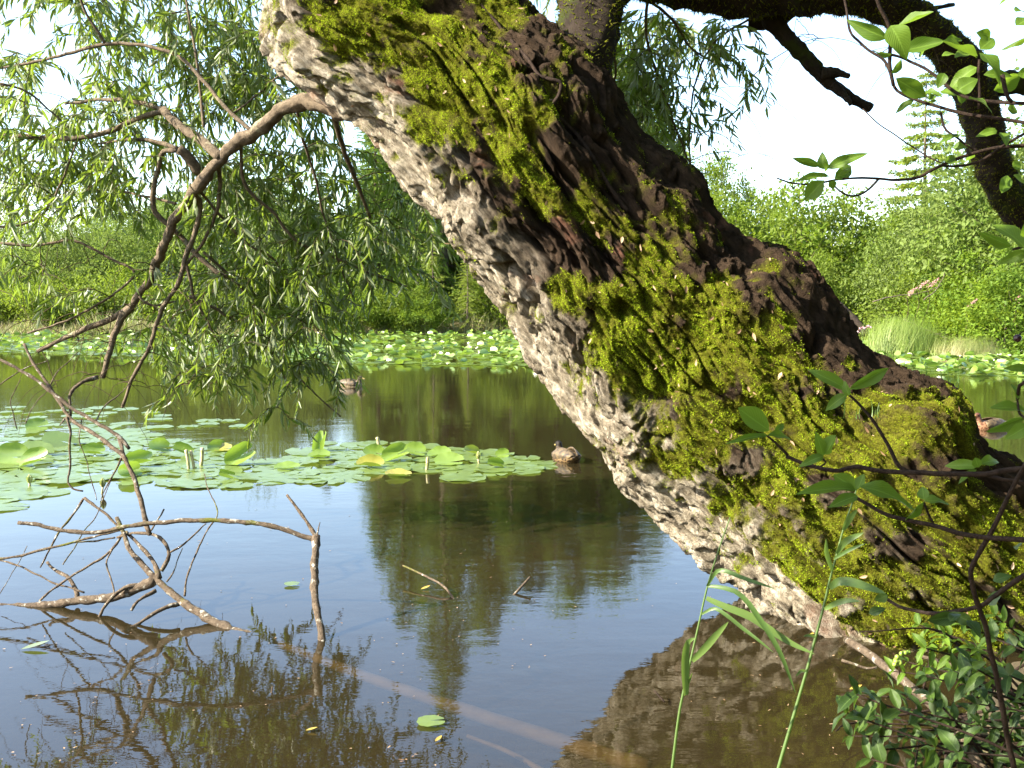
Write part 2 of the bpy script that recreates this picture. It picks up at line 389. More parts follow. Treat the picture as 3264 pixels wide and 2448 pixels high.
# ------------------------------------------------------------------ light and sky
SUN = norm(np.array([-.80, -.25, .54]))
EL, AZ = math.asin(SUN[2]), math.atan2(SUN[0], SUN[1])
w = bpy.data.worlds.new('World'); scene.world = w; w.use_nodes = True
wt = w.node_tree; bg = wt.nodes['Background']
sky = wt.nodes.new('ShaderNodeTexSky'); sky.sky_type = 'NISHITA'; sky.sun_disc = False
sky.sun_elevation = EL; sky.sun_rotation = AZ % (2*PI); sky.air_density = 1.0; sky.dust_density = 1.0; sky.ozone_density = 1.0
wt.links.new(sky.outputs[0], bg.inputs[0]); bg.inputs[1].default_value = SKY_STRENGTH
sl = bpy.data.lights.new('sun', 'SUN'); so = bpy.data.objects.new('sun', sl); COL.objects.link(so)
sl.energy = SUN_STRENGTH; sl.angle = math.radians(.53); sl.color = (1, .91, .76)
so.rotation_euler = Vector(-SUN).to_track_quat('-Z', 'Y').to_euler(); so.location = (-8, -3, 9)
vs = scene.view_settings; scene.display_settings.display_device = 'sRGB'
vs.view_transform = 'Standard'; vs.look = 'None'; vs.exposure = EXPOSURE; vs.gamma = 1; vs.use_curve_mapping = False
scene.render.engine = 'CYCLES'; cy = scene.cycles
cy.max_bounces = 8; cy.diffuse_bounces = 3; cy.glossy_bounces = 3; cy.transmission_bounces = 5; cy.transparent_max_bounces = 8
cy.caustics_reflective = False; cy.caustics_refractive = False; cy.sample_clamp_indirect = 6
cy.use_denoising = DENOISE
try: cy.denoiser = 'OPENIMAGEDENOISE'; cy.denoising_input_passes = 'RGB_ALBEDO_NORMAL'; cy.denoising_prefilter = 'ACCURATE'
except Exception: pass

# ------------------------------------------------------------------ ground and water
SHORE = [(-9, 30), (-1.2, 44), (-.76, 44.5), (-.3, 45), (0, 47), (.25, 48), (.40, 40), (.55, 30.5), (.66, 28), (.78, 25), (1.1, 22), (9, 18)]
def shore_d(x, y):
    s = x/np.maximum(y, .5); return np.interp(s, [p[0] for p in SHORE], [p[1] for p in SHORE])
NEAR = [(-30, .6), (-6, .9), (-1, 1.3), (.6, 1.9), (1.1, 2.5), (1.55, 3.2), (2.1, 4.0), (2.9, 4.75), (3.8, 5.3), (5, 5.6), (9, 5.2), (30, 3)]
def near_y(x): return np.interp(x, [p[0] for p in NEAR], [p[1] for p in NEAR])
def ground_h(x, y):
    x, y = np.asarray(x, float), np.asarray(y, float)
    ny = near_y(x) + .18*fbm(x*1.3, y*1.3, 3.3, 3); dn = ny-y
    hn = np.where(dn > 0, .30*sstep(0, 1.6, dn), -.75*sstep(0, 2.6, -dn))
    D = shore_d(x, y) + 1.2*fbm(x*.15, y*.15, 8.1, 3); df = np.where(y > 0, y-D, -50)
    hf = np.where(df > 0, .45*sstep(0, 4, df) + .035*np.maximum(df-3, 0), -.75*sstep(0, 6, -df))
    h = np.maximum(hn, hf)
    return h + np.where(h > -.05, .05, .03)*fbm(x*.7, y*.7, 1.7, 4)
ang = np.concatenate([np.linspace(-50, 50, 260), np.linspace(50, 310, 60)[1:-1]]); ang = np.radians(ang)
rad = np.concatenate([[.02], np.geomspace(.4, 8, 60), np.geomspace(8.3, 120, 110)[1:], np.geomspace(130, 4000, 14)])
A_, R_ = np.meshgrid(ang, rad, indexing='ij'); gx, gy = np.sin(A_)*R_, np.cos(A_)*R_
gz = ground_h(gx, gy); gz = np.where(R_ > 150, np.minimum(gz, 3.6), gz)
na, nr = gx.shape; i, j = np.meshgrid(np.arange(na), np.arange(nr-1), indexing='ij'); i2 = (i+1) % na
mb = MB(); mb.add(np.stack([gx, gy, gz], -1).reshape(-1, 3), [np.stack([i*nr+j, i*nr+j+1, i2*nr+j+1, i2*nr+j], -1).reshape(-1, 4)])
g = link('ground', mb.mesh('ground', M['soil'])); tag(g, kind='structure')
D1 = W(1800, 1466); D2 = W(1118, 1231); D3 = W(3145, 1366)
WAKES = [(D1[0], D1[1], .030, 1.8), (D2[0], D2[1], .03, 1.6), (D3[0], D3[1], .016, 1.0)]
M['water'] = water_mat()
mb = MB(); X0 = 160
mb.add([[-X0, -20, 0], [X0, -20, 0], [X0, 75, 0], [-X0, 75, 0]], [np.array([[0, 1, 2, 3]])])
wat = link('pond_water', mb.mesh('pond_water', M['water'], smooth=False)); tag(wat, kind='structure')
# ------------------------------------------------------------------ the leaning willow: trunk
ST = [((520, -300), (740, -470), 5.85), ((560, -130), (790, -300), 5.75), ((590, 20), (850, -190), 5.68), ((636, 130), (920, -132), 5.62), ((766, 240), (1050, -25), 5.55),
      ((850, 320), (1135, 42), 5.5), ((938, 440), (1235, 115), 5.46), ((985, 545), (1312, 195), 5.43), ((1066, 640), (1372, 300), 5.40),
      ((1152, 760), (1470, 388), 5.38), ((1228, 865), (1560, 490), 5.36), ((1318, 962), (1620, 565), 5.33), ((1362, 1045), (1705, 612), 5.28),
      ((1470, 1133), (1800, 712), 5.22), ((1550, 1218), (1900, 800), 5.15), ((1622, 1302), (2010, 860), 5.08), ((1715, 1378), (2090, 945), 5.02),
      ((1830, 1450), (2215, 1045), 4.98), ((1960, 1560), (2380, 1190), 4.95), ((2120, 1700), (2540, 1370), 4.92)]
CL = np.array([at(a[0]*DS, a[1]*DS, y) for a, b, y in ST]); CR = np.array([at(b[0]*DS, b[1]*DS, y) for a, b, y in ST])
NS, NTH = 1000, 620
cen = (CL+CR)/2; hal = (CR-CL)/2
full = crom(np.hstack([cen, hal]), NS); tc, ta = full[:, :3], full[:, 3:6]
k = np.ones(41)/41
def smooth1(A):
    P = np.pad(A, ((20, 20), (0, 0)), mode='reflect', reflect_type='odd'); return np.stack([np.convolve(P[:, c], k, 'valid') for c in range(A.shape[1])], 1)
taxis = norm(smooth1(np.gradient(tc, axis=0)))
tr = np.linalg.norm(ta, axis=1); ah = ta/tr[:, None]
bh = norm(smooth1(np.cross(taxis, ah))); bh = np.where((bh[:, 1] > 0)[:, None], -bh, bh)
ss = np.concatenate([[0], np.cumsum(np.linalg.norm(np.diff(tc, axis=0), axis=1))])
# angles: dense on the side the pond sees
u = np.linspace(0, 1, NTH, endpoint=False)
th = np.where(u < .76, -.35 + (PI+.70)*u/.76, PI+.35 + (PI-.70)*(u-.76)/.24)
TH, SS = np.meshgrid(th, ss); RR = np.broadcast_to(tr[:, None], TH.shape)
flare = .88
base = tc[:, None] + ta[:, None]*np.cos(TH)[..., None] + bh[:, None]*(tr[:, None]*flare*np.sin(TH))[..., None]
nrm = norm(ah[:, None]*np.cos(TH)[..., None] + bh[:, None]*np.sin(TH)[..., None])
cx, cyy = np.cos(TH)*RR, np.sin(TH)*RR
wx = .05*fbm(cx*3, cyy*3, SS*1.5, 3) + .008*fbm(cx*24, cyy*24, SS*6, 3); wy = .05*fbm(cx*3+9, cyy*3, SS*1.5, 3) + .008*fbm(cx*24+7, cyy*24, SS*6, 3)
px_, py_ = cx+wx, cyy+wy
r1 = perlin(px_*7.2, py_*7.2, SS*1.05+4*wx); r2 = perlin(px_*15+4, py_*15, SS*3.0+5*wy); r4 = perlin(px_*30+8, py_*30, SS*4+9*wx)
r3 = fbm(px_*46, py_*46, SS*11, 5)
wid = np.clip(.16+.14*perlin(cx*4, cyy*4, SS*3), .05, .4)
plate = sstep(.0, 1, np.abs(r1)/wid*1.0); pl2 = sstep(.0, .20, np.abs(r2)); pl4 = sstep(0, .3, np.abs(r4))
big = fbm(cx*2.2, cyy*2.2, SS*1.4, 3)
ph = SS*4.2 + 1.8*perlin(px_*9+30, py_*9, SS*1.5) + 1.2*perlin(px_*22+3, py_*22, SS*5); fk = ph-np.floor(ph)
flake = (fk**1.6)*(1-sstep(.86, 1.0, fk))
r0 = perlin(px_*3.3+11, py_*3.3, SS*.85+2*wx); rdg = sstep(0, .42, np.abs(r0)); r5 = perlin(cx*3.0+50, cyy*3.0, SS*2.6)
bark = .085*rdg + .072*plate + .027*pl2*(.3+.7*plate) + .005*pl4 + .020*flake*plate + .011*np.clip(r3, -1.3, 1.3) + .05*big + .03*np.clip(r5, -.6, .8)
# where moss grows (blobs along the trunk) and how pale the bare bark is
PX = proj(base.reshape(-1, 3)).reshape(NS, NTH, 2)/DS
front = sstep(-.15, .12, np.sin(TH))
MB_ = [(800, 30, 120, 90), (950, 90, 120, 100), (890, 60, 110, 100), (1010, 190, 130, 90), (1100, 270, 110, 85), (960, 220, 80, 80), (1110, 330, 60, 60), (1190, 420, 80, 50), (1260, 450, 110, 60),
       (1330, 500, 100, 60), (1400, 560, 90, 60), (1250, 620, 80, 55), (1310, 650, 70, 60), (1330, 720, 60, 60), (1450, 690, 110, 90), (1560, 740, 150, 80), (1690, 800, 110, 60), (1500, 820, 150, 80), (1620, 900, 180, 90),
       (1380, 810, 70, 50), (1500, 920, 110, 60), (1450, 1000, 80, 40), (1640, 1060, 110, 90), (1760, 960, 160, 90), (1900, 940, 150, 80), (2000, 960, 90, 80), (1700, 1160, 90, 80), (1990, 1090, 170, 70), (1830, 1180, 120, 80),
       (2080, 1130, 150, 100), (1880, 1120, 150, 90), (1750, 1130, 120, 70), (1900, 1240, 120, 80), (1830, 1000, 120, 80), (1960, 1230, 160, 80), (2130, 1220, 120, 110), (2080, 1340, 150, 80), (1880, 1060, 120, 60), (1820, 1120, 90, 60), (1560, 960, 90, 60), (1720, 1060, 110, 70), (1600, 1100, 80, 60), (1540, 640, 80, 40), (1680, 700, 60, 30), (1060, 20, 60, 40), (1790, 1270, 60, 50), (1930, 1330, 120, 60)]
mm = np.zeros_like(TH)
for (bx, by, rx, ry) in MB_: mm = np.maximum(mm, np.exp(-(((PX[..., 0]-bx)/rx)**2+((PX[..., 1]-by)/ry)**2)*.8))
for (bx, by, rx, ry) in [(1750, 690, 110, 60), (1830, 760, 80, 50), (1890, 1170, 40, 30), (1960, 1190, 50, 30), (2180, 1060, 60, 40), (1290, 570, 60, 45), (1200, 545, 90, 45), (1600, 1000, 40, 60), (1160, 540, 60, 50), (1780, 1060, 60, 40)]:
    mm -= .7*np.exp(-(((PX[..., 0]-bx)/rx)**2+((PX[..., 1]-by)/ry)**2))
mn = fbm(cx*6+5, cyy*6, SS*4.5, 4); mn2 = fbm(cx*20+5, cyy*20, SS*14, 3)
mossf = sstep(.30, .80, mm + .55*mn + .42*mn2 + .14*(plate-.5))*front
lum = np.clip(.5+.9*fbm(cx*7, cyy*7+3, SS*7, 4), 0, 1.4)
disp = bark*(1-.2*mossf) + mossf*(.004+.020*lum)
# knobs, burls and the root hump: (x, y, radius px, height m)
for (bx, by, rp, hh) in [(1490, 425, 42, .035), (1500, 530, 34, .04), (1645, 610, 40, .08), (1600, 575, 50, .05), (1700, 640, 60, .06), (1335, 730, 40, .05), (1250, 640, 30, .05), (1320, 640, 34, .05), (1560, 650, 40, .04), (1985, 935, 115, .11),
                         (1100, 340, 28, .05), (960, 60, 40, .03), (760, 60, 40, .04), (690, 110, 36, .05), (1170, 170, 40, .05), (1230, 260, 40, .04)]:
    d2 = ((PX[..., 0]-bx)/rp)**2+((PX[..., 1]-by)/rp)**2
    disp += hh*np.exp(-d2*1.2)*sstep(-.5, 0, np.sin(TH))
# deep furrow on the shaded side
fur = np.abs(PX[..., 1] - (np.interp(PX[..., 0], [980, 1100, 1250, 1400, 1560, 1700], [0, 110, 300, 470, 560, 650])))
disp -= .05*np.exp(-(fur/26)**2)*(np.sin(TH) > 0)*sstep(900, 1000, PX[..., 0])*(1-sstep(1650, 1750, PX[..., 0]))
V = base + nrm*(disp-.125)[..., None]
pale = 1.15*sstep(.25, .9, -np.cos(TH)) + .35*sstep(.45, .8, SS/ss[-1])*sstep(-.5, .3, -np.cos(TH)) - .15  # paler towards the sunlit left: the light is put into the bark colour
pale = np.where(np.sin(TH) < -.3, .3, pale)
i, j = np.meshgrid(np.arange(NS-1), np.arange(NTH), indexing='ij'); j2 = (j+1) % NTH
mb = MB(); mb.add(V.reshape(-1, 3), [np.stack([i*NTH+j, (i+1)*NTH+j, (i+1)*NTH+j2, i*NTH+j2], -1).reshape(-1, 4)])
willow = thing('willow_tree', 'old willow with a thick mossy trunk leaning out over the pond and drooping narrow leaves', 'tree', tuple(tc[-3]*[1, 1, 0]))
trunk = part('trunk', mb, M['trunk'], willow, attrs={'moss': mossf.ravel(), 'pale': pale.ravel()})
# true outward normals for the moss to stand on
gu = np.gradient(V, axis=1); gs = np.gradient(V, axis=0); vn = norm(np.cross(gu, gs)); vn = np.where((np.sum(vn*nrm, -1) < 0)[..., None], -vn, vn)
prob = (mossf*front*(RR*np.gradient(ss)[:, None])).ravel(); prob[(PX[..., 0].ravel() > 2400) | (PX[..., 1].ravel() < -120) | (PX[..., 1].ravel() > 1560)] = 0
prob /= prob.sum()
NM = 420000
ix = np.searchsorted(np.cumsum(prob), rng.random(NM)); ix = np.clip(ix, 0, len(prob)-1)
bp = V.reshape(-1, 3)[ix] + rng.normal(size=(NM, 3))*.0025; bn = vn.reshape(-1, 3)[ix]
dr = norm(bn*.6 + rng.normal(size=(NM, 3))*.65 + np.array([-.1, -.1, .28])); 
cn = fbm(cx*28, cyy*28, SS*26, 3).ravel()[ix]
col = np.clip(.43 + .75*cn + .6*(mn.ravel()[ix]) + .35*(lum.ravel()[ix]-.5) + rng.normal(size=NM)*.2, 0, 1)
mb = MB(); batch(mb, bp-bn*.003, dr, rdir(NM), rng.uniform(.004, .012, NM), rng.uniform(.0025, .005, NM), tmpl_tri(), col)
moss = part('moss', mb, M['moss'], trunk, smooth=False)
pv = V.reshape(-1, 3)
# ------------------------------------------------------------------ limbs and branches of the willow
def branch_part(name, items, mat, parent, nseg=9, rough=.12, label=None):
    mb = MB()
    for P, R in items: tube(mb, P, R, nseg, rough=rough, rfreq=14)
    return part(name, mb, mat, parent, label=label)
# dark arching limb over the top right
big = []
P, R = trace([(1215, 215), (1262, 120), (1272, 40), (1290, -40), (1370, -75), (1480, -62), (1600, -30), (1690, -25), (1800, -25), (1905, 8), (2005, 65), (2075, 140), (2112, 225), (2135, 320), (2170, 410), (2240, 510)], dd, 5.6, 7.6, 112, 55, n=150)
R *= np.interp(np.linspace(0, 1, 150), [0, .1, .25, .3, .40, .47, .55, .7, 1], [.85, .92, 1.05, 1.05, .98, .92, .68, .85, .9])
limb_axis = P
mb = MB(); tube(mb, P, R, 60, rough=.18, rfreq=7)
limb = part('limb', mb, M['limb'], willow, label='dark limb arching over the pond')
Vt = tube(MB(), P, R*1.0, 60, rough=.18, rfreq=7, cap=False)
k_ = rng.integers(0, len(Vt), 16000); Tn = norm(Vt - np.repeat(P, 60, axis=0))[k_]
mb = MB(); batch(mb, Vt[k_]-Tn*.004, norm(Tn+rng.normal(size=Tn.shape)*.6+[0, 0, -.1]), rdir(len(k_)), rng.uniform(.012, .04, len(k_)), rng.uniform(.004, .012, len(k_)), tmpl_tri(), rng.random(len(k_))*.35)
part('moss', mb, M['moss'], limb, smooth=False)
spur = []
spur.append(trace([(1655, 30), (1700, 80), (1765, 150), (1800, 185), (1840, 212), (1880, 234)], dd, 6.6, 6.75, 30, 14, n=40))
spur.append(trace([(1775, 158), (1805, 158), (1835, 164)], dd, 6.66, 6.6, 22, 9, n=14))
spur.append(trace([(1800, 185), (1825, 205), (1838, 226)], dd, 6.68, 6.6, 14, 6, n=10))
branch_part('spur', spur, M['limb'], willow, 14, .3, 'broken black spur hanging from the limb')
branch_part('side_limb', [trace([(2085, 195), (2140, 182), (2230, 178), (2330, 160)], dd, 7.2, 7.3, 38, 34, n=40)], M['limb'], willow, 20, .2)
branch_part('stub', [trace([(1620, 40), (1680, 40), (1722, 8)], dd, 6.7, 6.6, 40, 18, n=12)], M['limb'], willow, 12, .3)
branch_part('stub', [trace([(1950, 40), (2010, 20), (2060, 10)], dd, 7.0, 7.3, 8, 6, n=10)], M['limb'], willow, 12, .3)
# the left branch and everything that grows from it (display pixels; depths in metres)
BR = []
def B(pts, y0, y1, r0, r1, conv=dd, wob=.006): b = trace(pts, conv, y0, y1, r0, r1, wob=wob); BR.append(b); return b
main = trace([(850, 262), (775, 240), (720, 238), (660, 218), (610, 240), (560, 278), (520, 305), (475, 345), (440, 385), (425, 402), (400, 440), (372, 490), (350, 545), (325, 595), (300, 640), (280, 668)], dd, 5.55, 6.7, 34, 10, n=90)
main[1][:] *= np.interp(np.linspace(0, 1, 90), [0, .15, .3, .5, .7, 1], [1.05, .95, .9, .82, .9, .9])
mw = fbm(main[0][:, 0]*7, main[0][:, 2]*7, 3.3, 4); main[0][:, 2] += .022*mw*np.linspace(0, 1, 90)**.3; main[0][:, 0] += .018*fbm(main[0][:, 0]*9, 5.5, main[0][:, 2]*9, 3)
main[1][:] *= 1+.18*fbm(main[0][:, 0]*6, 8.1, main[0][:, 2]*6, 3)
branch_part('main_branch', [main], M['branch'], willow, 22, .38)
B([(285, 660), (240, 690), (180, 712), (120, 740), (82, 760)], 6.7, 6.9, 11, 6)
B([(285, 662), (262, 690), (245, 730), (235, 770), (222, 815)], 6.7, 6.6, 12, 8)
B([(425, 402), (430, 470), (400, 560), (380, 620), (345, 680), (325, 745), (290, 810), (262, 880)], 6.35, 6.5, 9, 5)
B([(478, 340), (430, 300), (385, 270), (352, 238)], 6.15, 6.4, 17, 13)
B([(352, 236), (300, 222), (250, 216), (200, 216), (140, 225)], 6.4, 6.7, 8, 4)
B([(352, 240), (300, 255), (240, 282), (170, 298), (90, 296), (0, 293), (-80, 300)], 6.4, 6.6, 9, 7)
B([(545, 285), (490, 235), (440, 175), (395, 130), (350, 108), (290, 96), (225, 95), (150, 115), (60, 138), (-20, 150)], 6.0, 6.5, 7, 4)
B([(228, 95), (205, 60), (185, 25), (165, -20)], 6.3, 6.2, 5, 4)
B([(440, 275), (432, 190), (420, 100), (405, 20), (395, -40)], 6.2, 6.3, 5, 3)
B([(432, 370), (410, 345), (385, 322)], 6.4, 6.3, 19, 16)
B([(385, 322), (350, 310), (300, 300), (250, 305), (210, 310)], 6.3, 6.5, 8, 3)
B([(340, 370), (330, 420), (335, 455), (350, 475), (375, 495)], 6.4, 6.5, 8, 9)
B([(385, 325), (350, 330), (342, 372)], 6.3, 6.4, 8, 7)
B([(375, 495), (420, 545), (470, 590), (490, 598)], 6.5, 6.5, 8, 8)
B([(380, 440), (320, 425), (250, 412), (170, 410)], 6.45, 6.8, 5, 2)
B([(470, 330), (475, 400), (468, 460), (440, 520), (405, 570), (380, 620)], 6.2, 6.6, 7, 4)
B([(720, 245), (735, 300), (760, 370), (785, 430), (800, 470)], 5.9, 6.6, 10, 5)
B([(790, 250), (830, 290), (870, 330), (910, 368)], 5.7, 6.1, 10, 9)
B([(640, 230), (655, 300), (680, 380), (700, 470), (730, 560), (760, 640)], 6.0, 6.9, 5, 2)
B([(520, 310), (530, 400), (590, 460), (640, 520), (720, 555), (800, 590), (880, 620)], 6.1, 7.0, 6, 3)
B([(430, 410), (480, 470), (540, 530), (590, 560), (640, 640), (690, 720)], 6.3, 7.0, 5, 2)
B([(400, 560), (420, 640), (450, 700), (480, 760), (500, 820)], 6.5, 6.8, 5, 2)
B([(410, 640), (470, 670), (540, 720), (600, 770), (660, 830), (735, 900)], 6.5, 7.3, 5, 2)
B([(440, 545), (510, 610), (560, 680), (600, 790), (640, 850)], 6.5, 7.2, 5, 2)
B([(300, 640), (330, 660), (420, 650), (520, 690), (560, 730)], 6.6, 7.0, 4, 2)
B([(0, 490), (60, 482), (110, 440), (170, 300)], 6.6, 6.5, 4, 3)
B([(0, 525), (80, 530), (160, 520), (240, 560), (290, 590), (240, 640), (150, 690), (60, 720)], 6.8, 6.8, 5, 3)
B([(760, 0), (720, 60), (640, 130), (560, 200), (500, 250)], 6.6, 6.3, 4, 3)
B([(0, 180), (60, 200), (130, 260), (200, 330)], 6.3, 6.6, 4, 2)
# right-hand hanging branches below the limb
B([(1300, 60), (1330, 140), (1315, 230), (1330, 330)], 5.9, 6.6, 5, 2)
B([(1400, -10), (1395, 60), (1410, 130), (1440, 220), (1480, 330), (1520, 420), (1560, 560)], 6.2, 7.0, 5, 1.5)
B([(1640, 30), (1545, 90), (1500, 190), (1490, 330), (1510, 430)], 6.5, 7.0, 4, 2)
B([(1400, 0), (1450, 40), (1500, 110), (1580, 150)], 6.3, 6.9, 5, 2)
NMAIN = len(BR)

def inpix(p): return proj(p[None])[0]/DS
nodes = [main[0][20::2]] + [b[0][3::2] for b in BR]; NODES = np.concatenate(nodes)
twigs = []; leafP, leafD, leafL = [], [], []
TL = norm(np.gradient(tc, axis=0))
left_edge_x = [a[0] for a, b, y in ST]; left_edge_y = [a[1] for a, b, y in ST]
def spray(T, hang, lean, nl, dens=1.0):
    n = 12; t = np.linspace(0, 1, n)[:, None]
    d0 = norm(np.array([lean[0], lean[1], rng.uniform(-.2, .35)])); d1 = np.array([lean[0]*.35, lean[1]*.35, -1.0])
    dirs = norm(d0*(1-t)**1.6 + d1*(1-(1-t)**1.6) + rng.normal(size=(n, 3))*.07)
    P = T + np.concatenate([[np.zeros(3)], np.cumsum(dirs[:-1]*hang/(n-1), 0)]); return P
def put_leaves(P, sp, skip=0.0):
    d = np.concatenate([[0], np.cumsum(np.linalg.norm(np.diff(P, axis=0), axis=1))]); m = max(2, int(d[-1]*(1-skip)/sp))
    s = np.linspace(d[-1]*skip, d[-1], m) + rng.uniform(-.3, .3, m)*sp
    Q = np.stack([np.interp(s, d, P[:, c]) for c in range(3)], 1); T = norm(np.stack([np.interp(s, d, np.gradient(P[:, c], d+np.arange(len(d))*1e-9)) for c in range(3)], 1))
    side = rdir(m); side -= T*np.sum(side*T, 1)[:, None]
    D = norm(T*.55 + norm(side)*.75 + np.array([0, 0, -.75])); leafP.append(Q); leafD.append(D); leafL.append(rng.uniform(.07, .13, m)*np.clip(1.15-.25*s/d[-1], .7, 1.2))
def grow(T, hang, sp, lift=.22, radius=.0032, bare=False, zpen=.6):
    global NODES
    dv = T-NODES; cost = np.linalg.norm(dv, axis=1) + zpen*np.maximum(0, T[2]-NODES[:, 2]); k = np.argmin(cost); A = NODES[k]
    L = np.linalg.norm(T-A); n = max(6, int(L/.06))
    mid = (A+T)/2 + np.array([0, 0, lift*L]) + rng.normal(size=3)*.08*L; t = np.linspace(0, 1, n)[:, None]
    C = A*(1-t)**2 + 2*mid*t*(1-t) + T*t*t; C += rng.normal(size=C.shape)*.004*(t*(1-t)*4)
    lean = np.array([T[0]-A[0], T[1]-A[1]]); lean = lean/max(np.linalg.norm(lean), .05) + rng.normal(size=2)*.5
    S = spray(T, hang, lean, 0)
    P = np.vstack([C, S[1:]]); twigs.append((P, np.linspace(radius, .0012, len(P))))
    NODES = np.vstack([NODES, C[2::3]])
    if not bare: put_leaves(P[max(0, n-5):], sp); 
    if not bare and rng.random() < .5: put_leaves(C[n//3:], sp*1.8)
def zone(x0, y0, x1, y1, n, D0, D1, h0, h1, sp=.024, bare=.0, cond=None):
    for _ in range(n):
        for _try in range(20):
            x, y = rng.uniform(x0, x1), rng.uniform(y0, y1)
            if cond is None or cond(x, y): break
        grow(at(x*DS, y*DS, rng.uniform(D0, D1)), rng.uniform(h0, h1), sp, bare=rng.random() < bare)
leftof = lambda m: (lambda x, y: x < np.interp(y, left_edge_y, left_edge_x) + m)
zone(0, -170, 620, 40, 92, 6.3, 7.6, .25, .55, cond=leftof(30))
zone(-40, 40, 560, 250, 120, 6.3, 7.6, .22, .5, cond=lambda x, y: not (x < 170 and y < 110) and not (60 < x < 150 and 180 < y < 230))
zone(-60, 230, 420, 380, 78, 6.3, 7.5, .25, .55)
zone(430, 60, 700, 260, 65, 6.3, 7.4, .22, .45, cond=leftof(-30))
zone(440, 300, 940, 520, 120, 6.4, 7.6, .3, .6, cond=lambda x, y: leftof(25)(x, y) and not (770 < x < 820 and 250 < y < 430))
zone(470, 500, 960, 620, 70, 6.5, 7.6, .25, .5, cond=lambda x, y: leftof(0)(x, y) and x < 900)
zone(300, 560, 700, 730, 66, 6.4, 7.4, .25, .5)
zone(-60, 360, 300, 470, 44, 6.2, 7.2, .25, .5)
zone(0, 540, 200, 640, 9, 6.2, 7, .15, .3)
zone(320, 690, 680, 830, 46, 6.4, 7.2, .18, .36); zone(520, 640, 760, 800, 26, 6.6, 7.4, .2, .4)
for x, y in [(600, 880), (625, 905), (560, 900), (735, 850), (700, 800), (470, 850), (350, 870)]: grow(at(x*DS, y*DS, 6.9), .2, .02)
zone(80, 560, 460, 840, 60, 6.3, 7.0, .3, .7, bare=1); zone(-40, 420, 260, 640, 16, 6.3, 7.0, .3, .6, bare=1)
zone(1310, 20, 1440, 240, 60, 6.2, 7.0, .3, .6)
zone(1440, 30, 1600, 130, 16, 6.4, 7.0, .3, .6)
zone(1380, 200, 1520, 330, 20, 6.6, 7.1, .3, .55)
for x, y in [(1590, 130), (1625, 165), (1560, 110), (1530, 260), (1600, 240)]: grow(at(x*DS, y*DS, 6.8), .28, .02)
zone(1430, 150, 1640, 350, 14, 6.4, 7.0, .5, .9, bare=1)
zone(1720, 40, 1990, 160, 12, 6.8, 7.2, .3, .7, bare=1)
zone(1180, -60, 1240, -20, 5, 6.6, 7.2, .2, .3)
# crown carried out of the frame above: it shades the trunk's upper side and shows in the pond
zone(-200, -420, 500, -170, 22, 6.0, 7.6, .4, .7, sp=.04)
# crown over the arching limb, above the frame: it keeps the limb in shade
def overhead(n, lo, hi):
    P = rng.uniform(0, 1, (n, 3))*(np.array(hi)-np.array(lo))+np.array(lo); leafP.append(P); leafD.append(rdir(n, -.8)); leafL.append(rng.uniform(.10, .17, n))
overhead(9000, (-.5, 4.7, 4.15), (2.4, 6.4, 5.6)); overhead(2000, (-1.7, 5.0, 4.7), (-.3, 6.0, 5.6)); overhead(16000, (-.4, 3.0, 4.6), (6.5, 8.5, 6.6)); leafL[-1][:] = leafL[-1]*1.6
br_left = [b for b in BR]
for P, R in BR: branch_part('branch', [(P, R)], M['branch'], willow, 8, .18)
mb = MB()
for P, R in twigs: tube(mb, P, R, 4, cap=False)
part('twigs', mb, M['twig'], willow)
LP, LD, LL = np.concatenate(leafP), np.concatenate(leafD), np.concatenate(leafL); n = len(LP); print('willow leaves', n, 'twigs', len(twigs))
mb = MB(); Nn = rdir(n, .25)
tms = [tmpl_lance(-.06, .05), tmpl_lance(-.22, .07), tmpl_lance(.08, .03)]; pick = rng.integers(0, 3, n)
for q in range(3):
    s = pick == q; batch(mb, LP[s], LD[s], Nn[s], LL[s], LL[s]*rng.uniform(.145, .215, s.sum()), tms[q])
part('leaves', mb, M['willow_leaf'], willow)
